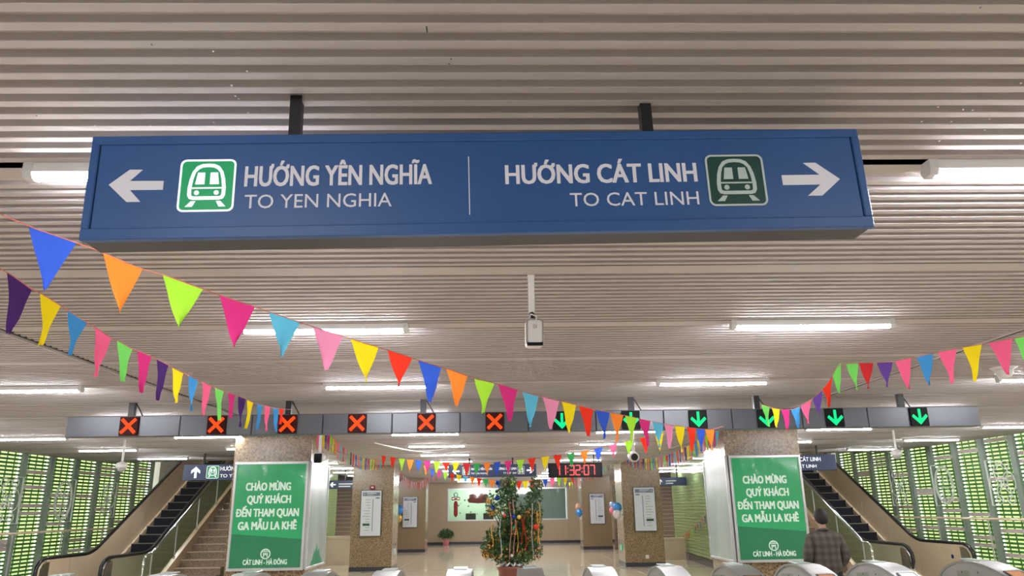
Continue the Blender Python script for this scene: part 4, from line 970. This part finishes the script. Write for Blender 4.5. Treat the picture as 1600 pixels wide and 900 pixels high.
balloon(964, 803.5, 23.35, .13, 'white', 'pearl white balloon under the blue one, second right pillar', (3.925, 23.83))
balloon(958, 798, 23.65, .12, 'pink', 'pink balloon tucked behind the white one, second right pillar', (3.925, 23.9))
balloon(957, 789, 23.7, .10, 'pale blue', 'pale blue balloon topmost behind the blue one, second right pillar', (3.925, 23.9))

# ================================================================= PLANTS
def leaves(blobs, n, size, rnd, org, wid=.4):
    mb = MB(); W_ = [b[3]*b[4]*b[5] for b in blobs]
    for _ in range(n):
        b = rnd.choices(blobs, W_)[0]
        while True:
            u = Vector((rnd.uniform(-1, 1), rnd.uniform(-1, 1), rnd.uniform(-1, 1)))
            if u.length <= 1: break
        u = u*(.55+.45*rnd.random())/max(.55, u.length)*max(u.length, .55) if False else u
        p = Vector(b[:3])+Vector((u.x*b[3], u.y*b[4], u.z*b[5]))-org
        d = Vector((rnd.gauss(0, .8)+u.x, rnd.gauss(0, .8)+u.y, rnd.gauss(.5, .7))).normalized(); s = d.cross(Vector((rnd.gauss(0, 1), rnd.gauss(0, 1), rnd.gauss(0, 1)))).normalized()
        L = size*rnd.uniform(.7, 1.25); n_ = d.cross(s)
        mb.add([p, p+d*L*.5+s*L*wid*.5+n_*L*.06, p+d*L, p+d*L*.5-s*L*wid*.5+n_*L*.06], [(0, 1, 2, 3)])
    return mb
TY = 15.0; T0 = Vector((at(800, 885, TY).x, TY, 0))
tree = thing('kumquat_tree', 'potted kumquat tree hung with tinsel in the middle of the hall', 'tree', T0)
def B(px, py, rx, rz, dy=0): p = at(px, py, TY+dy); k = 15.3/FPX; return (p.x, p.y, p.z, rx*k, max(rx, rz)*k*.7, rz*k)
blobs = [B(795, 756, 12, 14), B(793, 774, 14, 15, .1), B(838, 762, 9, 15), B(833, 780, 12, 13, .1), B(765, 780, 7, 9), B(768, 797, 8, 12, .1), B(784, 793, 12, 13), B(806, 795, 10, 12, .2), B(828, 800, 11, 14), B(839, 805, 7, 16), B(775, 838, 13, 14), B(800, 822, 20, 24), B(828, 826, 17, 24), B(766, 852, 10, 18), B(785, 860, 20, 20), B(812, 858, 22, 24), B(834, 860, 13, 15), B(798, 876, 12, 9), B(760, 862, 7, 12)]
rt = random.Random(21)
leaves(blobs, 9000, .062, rt, T0, .5).build('foliage', M['leaf'], tree, kind='stuff')
kf = MB(); ico = [(0, 0, 1), (.9, 0, 0), (0, .9, 0), (-.9, 0, 0), (0, -.9, 0), (0, 0, -1)]; icf = [(0, 1, 2), (0, 2, 3), (0, 3, 4), (0, 4, 1), (5, 2, 1), (5, 3, 2), (5, 4, 3), (5, 1, 4)]
for _ in range(330):
    b = rt.choice(blobs[4:]); a = rt.uniform(0, 2*PI); e_ = rt.uniform(-.8, .6); sh = rt.uniform(.45, .95)
    p = Vector((b[0]+b[3]*sh*math.cos(a)*math.cos(e_), b[1]-abs(b[4]*.95*math.sin(a)*math.cos(e_)), b[2]+b[5]*sh*math.sin(e_)-.03))-T0; r = rt.uniform(.015, .026)
    kf.add([p+Vector(q)*r for q in ico], icf)
kf.build('kumquat', M['orange'], tree, True, kind='stuff')
pot_z = at(800, 884, TY).z
t = MB(); t.tube([(0, 0, pot_z-.1), (.02, 0, pot_z+.15), (-.02, 0, pot_z+.45), (.02, 0, pot_z+.9), (0, .05, 2.1)], [.045, .04, .033, .022, .01], 8)
for b in blobs: 
    e_ = Vector(b[:3])-T0; t.tube([(0, 0, pot_z+.05+.3*(e_.z-pot_z)), (e_.x*.5, e_.y*.5, pot_z+.65*(e_.z-pot_z)), e_], [.018, .012, .005], 5)
t.build('trunk', M['bark'], tree, True)
MB().lathe([(.14, 0), (.17, .03), (.24, .3), (.26, pot_z-.08), (.285, pot_z-.05), (.285, pot_z), (.25, pot_z), (.24, pot_z-.05)], n=20).build('pot', M['pot'], tree, True)
t = MB()
for i in range(9):
    a = i*2*PI/9; t.tube([(.2*math.cos(a), .2*math.sin(a), pot_z), (.16*math.cos(a+.2), .16*math.sin(a+.2), pot_z+.06), (.1*math.cos(a+.5), .1*math.sin(a+.5), pot_z+.03), (.2*math.cos(a+.6), .2*math.sin(a+.6), pot_z+.01)], .018, 5)
t.build('ribbon', M['silver'], tree, True)
def tinsel(px, py0, py1, m, lab, amp=.015, dy=-.28):
    mb = MB(); p0 = at(px, py0, TY+dy); z1 = at(px, py1, TY+dy).z; n = 36
    q = [Vector((p0.x+amp*math.sin(i*.17+px), TY+dy+.06*math.sin(i*.3), p0.z+(z1-p0.z)*i/n))-T0 for i in range(n+1)]
    mb.tube(q, .005, 4)
    for p in q:
        for _ in range(9):
            d = Vector((rt.gauss(0, 1), rt.gauss(0, 1), rt.gauss(0, .5))).normalized()*.026; s = d.cross(Vector((0, 0, 1))).normalized()*.007; mb.add([p-s, p+s, p+d], [(0, 1, 2)])
    mb.build('tinsel_strand', m, tree, label=lab)
tinsel(769, 815, 852, M['gold'], 'gold strand'); tinsel(782, 812, 870, M['silver'], 'silver strand'); tinsel(797, 785, 872, M['pinkt'], 'pink strand', .02); tinsel(803, 782, 868, M['pinkt'], 'pink strand', .02)
tinsel(820, 805, 860, M['redt'], 'red strand', .02); tinsel(816, 808, 850, M['redt'], 'red strand'); tinsel(831, 788, 872, M['silver'], 'silver strand', .012, -.32); tinsel(842, 785, 850, M['gold'], 'gold strand', .02); tinsel(840, 800, 848, M['gold'], 'gold strand'); tinsel(808, 815, 860, M['gold'], 'gold strand')
for px, py, m, nme, lab, r in ((770, 793, 'bauble', 'bauble', 'blue bauble', .04), (803, 807, 'bauble', 'bauble', 'blue bauble', .045), (786, 802, 'silver', 'bauble', 'silver bauble', .03), (803, 824, 'baubleg', 'bauble', 'green bauble', .03), (811, 808, 'gold', 'bauble', 'gold bauble', .04), (838, 823, 'redt', 'lantern', 'red lantern', .055), (788, 806, 'redt', 'bow', 'red bow', .03), (777, 755, 'bauble', 'bauble', 'blue bauble', .035), (777, 778, 'bauble', 'bauble', 'blue bauble', .05), (800, 868, 'silver', 'bauble', 'silver bauble', .03), (776, 768, 'black', 'bauble', 'black bauble', .03)):
    p = at(px, py, TY-.33)-T0; MB().ball(p, r, 10).build(nme, M[m], tree, True, label=lab)

fp = Vector((at(697, 846, 39.6).x, 39.6, 0))
pl_ = thing('potted_plant', 'small bushy green plant in pink pot against the far wall', 'plant', fp)
MB().lathe([(.10, 0), (.14, .03), (.17, .24), (.18, .27), (.15, .27)], n=16).build('pot', mat('pink_pot', (.55, .17, .2), .4), pl_, True)
leaves([(fp.x, fp.y, .55, .33, .28, .24), (fp.x-.18, fp.y, .5, .2, .2, .18), (fp.x+.18, fp.y, .5, .2, .2, .18)], 700, .11, random.Random(4), fp, .5).build('foliage', M['leaf'], pl_, kind='stuff')

# ================================================================= PERSON (back view, behind the gates)
def skinned(name, joints, edges, parent, m, sub=2, label=None):
    me = bpy.data.meshes.new(name); bm = bmesh.new(); sk_ = bm.verts.layers.skin.verify(); vs = [bm.verts.new(j[:3]) for j in joints]
    for a, b in edges: bm.edges.new((vs[a], vs[b]))
    for v, j in zip(vs, joints): v[sk_].radius = (j[3], j[4] if len(j) > 4 else j[3])
    vs[0][sk_].use_root = True; bm.to_mesh(me); bm.free(); me.materials.append(m)
    o = bpy.data.objects.new(name, me); COL.objects.link(o)
    md = o.modifiers.new('skin', 'SKIN'); md.use_smooth_shade = True
    s2 = o.modifiers.new('sub', 'SUBSURF'); s2.levels = sub; s2.render_levels = sub
    dg = bpy.context.evaluated_depsgraph_get(); m2 = bpy.data.meshes.new_from_object(o.evaluated_get(dg))
    bpy.data.objects.remove(o); m2.materials.clear(); m2.materials.append(m)
    return link(name, m2, parent, label=label)
PY = 11.0; hp = at(1284, 815, PY)
per = thing('person', 'man in brown check jacket seen from behind beyond the gates', 'person', (hp.x, PY, 0))
# skeleton: origin at feet, faces +y (away)
J = [(0, 0, .88, .10, .085), (0, .01, 1.02, .11, .09), (0, 0, 1.2, .14, .10), (0, -.01, 1.29, .10, .08), (0, 0, 1.38, .05), (0, .01, 1.47, .052), (0, .02, 1.55, .078, .09),
     (-.17, 0, 1.27, .05), (-.25, -.02, 1.08, .048), (-.22, .10, .88, .036), (.17, 0, 1.27, .05), (.25, -.02, 1.08, .048), (.22, .10, .88, .036),
     (-.10, 0, .80, .09), (-.11, .02, .46, .06), (-.11, -.02, .10, .042), (-.12, .10, .05, .04), (.10, 0, .80, .09), (.11, .02, .46, .06), (.11, -.02, .10, .042), (.12, .10, .05, .04)]
E_ = [(0, 1), (1, 2), (2, 3), (3, 4), (4, 5), (5, 6), (3, 7), (7, 8), (8, 9), (3, 10), (10, 11), (11, 12), (0, 13), (13, 14), (14, 15), (15, 16), (0, 17), (17, 18), (18, 19), (19, 20)]
base = len(J)
for s in (-1, 1):
    w0 = 9 if s < 0 else 12; wx, wy, wz = J[w0][:3]
    J.append((wx, wy+.045, wz-.045, .034, .022)); pi_ = len(J)-1; E_.append((w0, pi_))
    for k, (dx_, ln) in enumerate(((-.027, .062), (-.009, .07), (.009, .066), (.027, .05))):
        J.append((wx+dx_, wy+.075, wz-.075, .0095)); J.append((wx+dx_, wy+.085, wz-.075-ln*.5, .009)); J.append((wx+dx_*.9, wy+.075, wz-.075-ln, .008)); n = len(J); E_ += [(pi_, n-3), (n-3, n-2), (n-2, n-1)]
    J.append((wx-s*.04, wy+.04, wz-.06, .011)); J.append((wx-s*.055, wy+.055, wz-.09, .0095)); n = len(J); E_ += [(pi_, n-2), (n-2, n-1)]
body = skinned('body', J, E_, per, M['skin'], 2)
hd = MB(); n1, n2 = 16, 12; V = []; F = []      # head with jaw, nose and ears
for j in range(n2+1):
    th_ = PI*j/n2
    for i in range(n1):
        a = 2*PI*i/n1; z = math.cos(th_); r = math.sin(th_)
        x_ = .078*r*math.cos(a); y_ = .098*r*math.sin(a); 
        if z < -.2: x_ *= 1-.22*(-z-.2); y_ = y_*(1-.12*(-z-.2))+.012*(-z-.2)
        V.append((x_, y_+.02, 1.545+.118*z))
for j in range(n2):
    for i in range(n1): F.append((j*n1+i, j*n1+(i+1) % n1, (j+1)*n1+(i+1) % n1, (j+1)*n1+i))
hd.add(V, F).tube([(0, .11, 1.56), (0, .135, 1.53), (0, .115, 1.52)], [.01, .016, .008], 6)
for s in (-1, 1): hd.lathe([(.010, 0), (.036, .008), (.032, .024)], n=10, sy=.62, T=Matrix.Translation((s*.074, .03, 1.535)) @ Matrix.Rotation(s*PI/2, 4, 'Y')); hd.ball((s*.03, .113, 1.56), .011, 8)
hd.build('head', M['skin'], per, True); MB().box(-.022, .022, .113, .119, 1.478, 1.484).build('mouth', M['redpaper'], per)
V = []; F = []; n1, n2 = 20, 10; rh = random.Random(2)
for j in range(n2+1):
    th_ = PI*.60*j/n2
    for i in range(n1):
        a = 2*PI*i/n1; back = max(0, -math.sin(a)); front = max(0, math.sin(a)); tt_ = th_*(1+.30*back-.34*front)
        k = 1+(.03*rh.uniform(-1, 1) if j > 1 else 0)
        V.append((.094*k*math.sin(min(tt_, 1.75))*math.cos(a)*(1-.12*max(0, tt_-1.75)), .02+.108*k*math.sin(tt_)*math.sin(a)-.002, 1.560+.124*k*math.cos(tt_)))
for j in range(n2):
    for i in range(n1): F.append((j*n1+i, j*n1+(i+1) % n1, (j+1)*n1+(i+1) % n1, (j+1)*n1+i))
MB().add(V, F).build('hair', M['hair'], per, True)
JJ = [(0, 0, .74, .245, .185), (0, 0, .98, .22, .155), (0, -.01, 1.17, .215, .155), (0, -.01, 1.28, .18, .13), (0, 0, 1.405, .085, .08),
      (-.195, -.01, 1.27, .085), (-.275, -.05, 1.06, .078), (-.235, .07, .91, .058), (.195, -.01, 1.27, .085), (.275, -.05, 1.06, .078), (.235, .07, .91, .058)]
skinned('jacket', JJ, [(0, 1), (1, 2), (2, 3), (3, 4), (3, 5), (5, 6), (6, 7), (3, 8), (8, 9), (9, 10)], per, M['plaid'], 2)
MB().tube([(.064*math.cos(a*PI/8), .004+.066*math.sin(a*PI/8), 1.388-.012*math.sin(a*PI/8)) for a in range(17)], .022, 6, caps=False).build('collar', M['plaid'], per, True)
skinned('trousers', [(0, 0, .87, .19, .145), (-.10, 0, .74, .115), (-.115, .02, .46, .08), (-.115, -.02, .10, .065), (.10, 0, .74, .115), (.115, .02, .46, .08), (.115, -.02, .10, .065), (0, 0, 1.02, .18, .14)], [(0, 1), (1, 2), (2, 3), (0, 4), (4, 5), (5, 6), (0, 7)], per, M['trouser'], 2)
for s in (-1, 1): MB().lathe([(.045, 0), (.055, .02), (.05, .06), (.035, .095)], (s*.12, .05, 0), 12, sy=2.5, sx=1).build('shoe', M['shoe'], per, True)
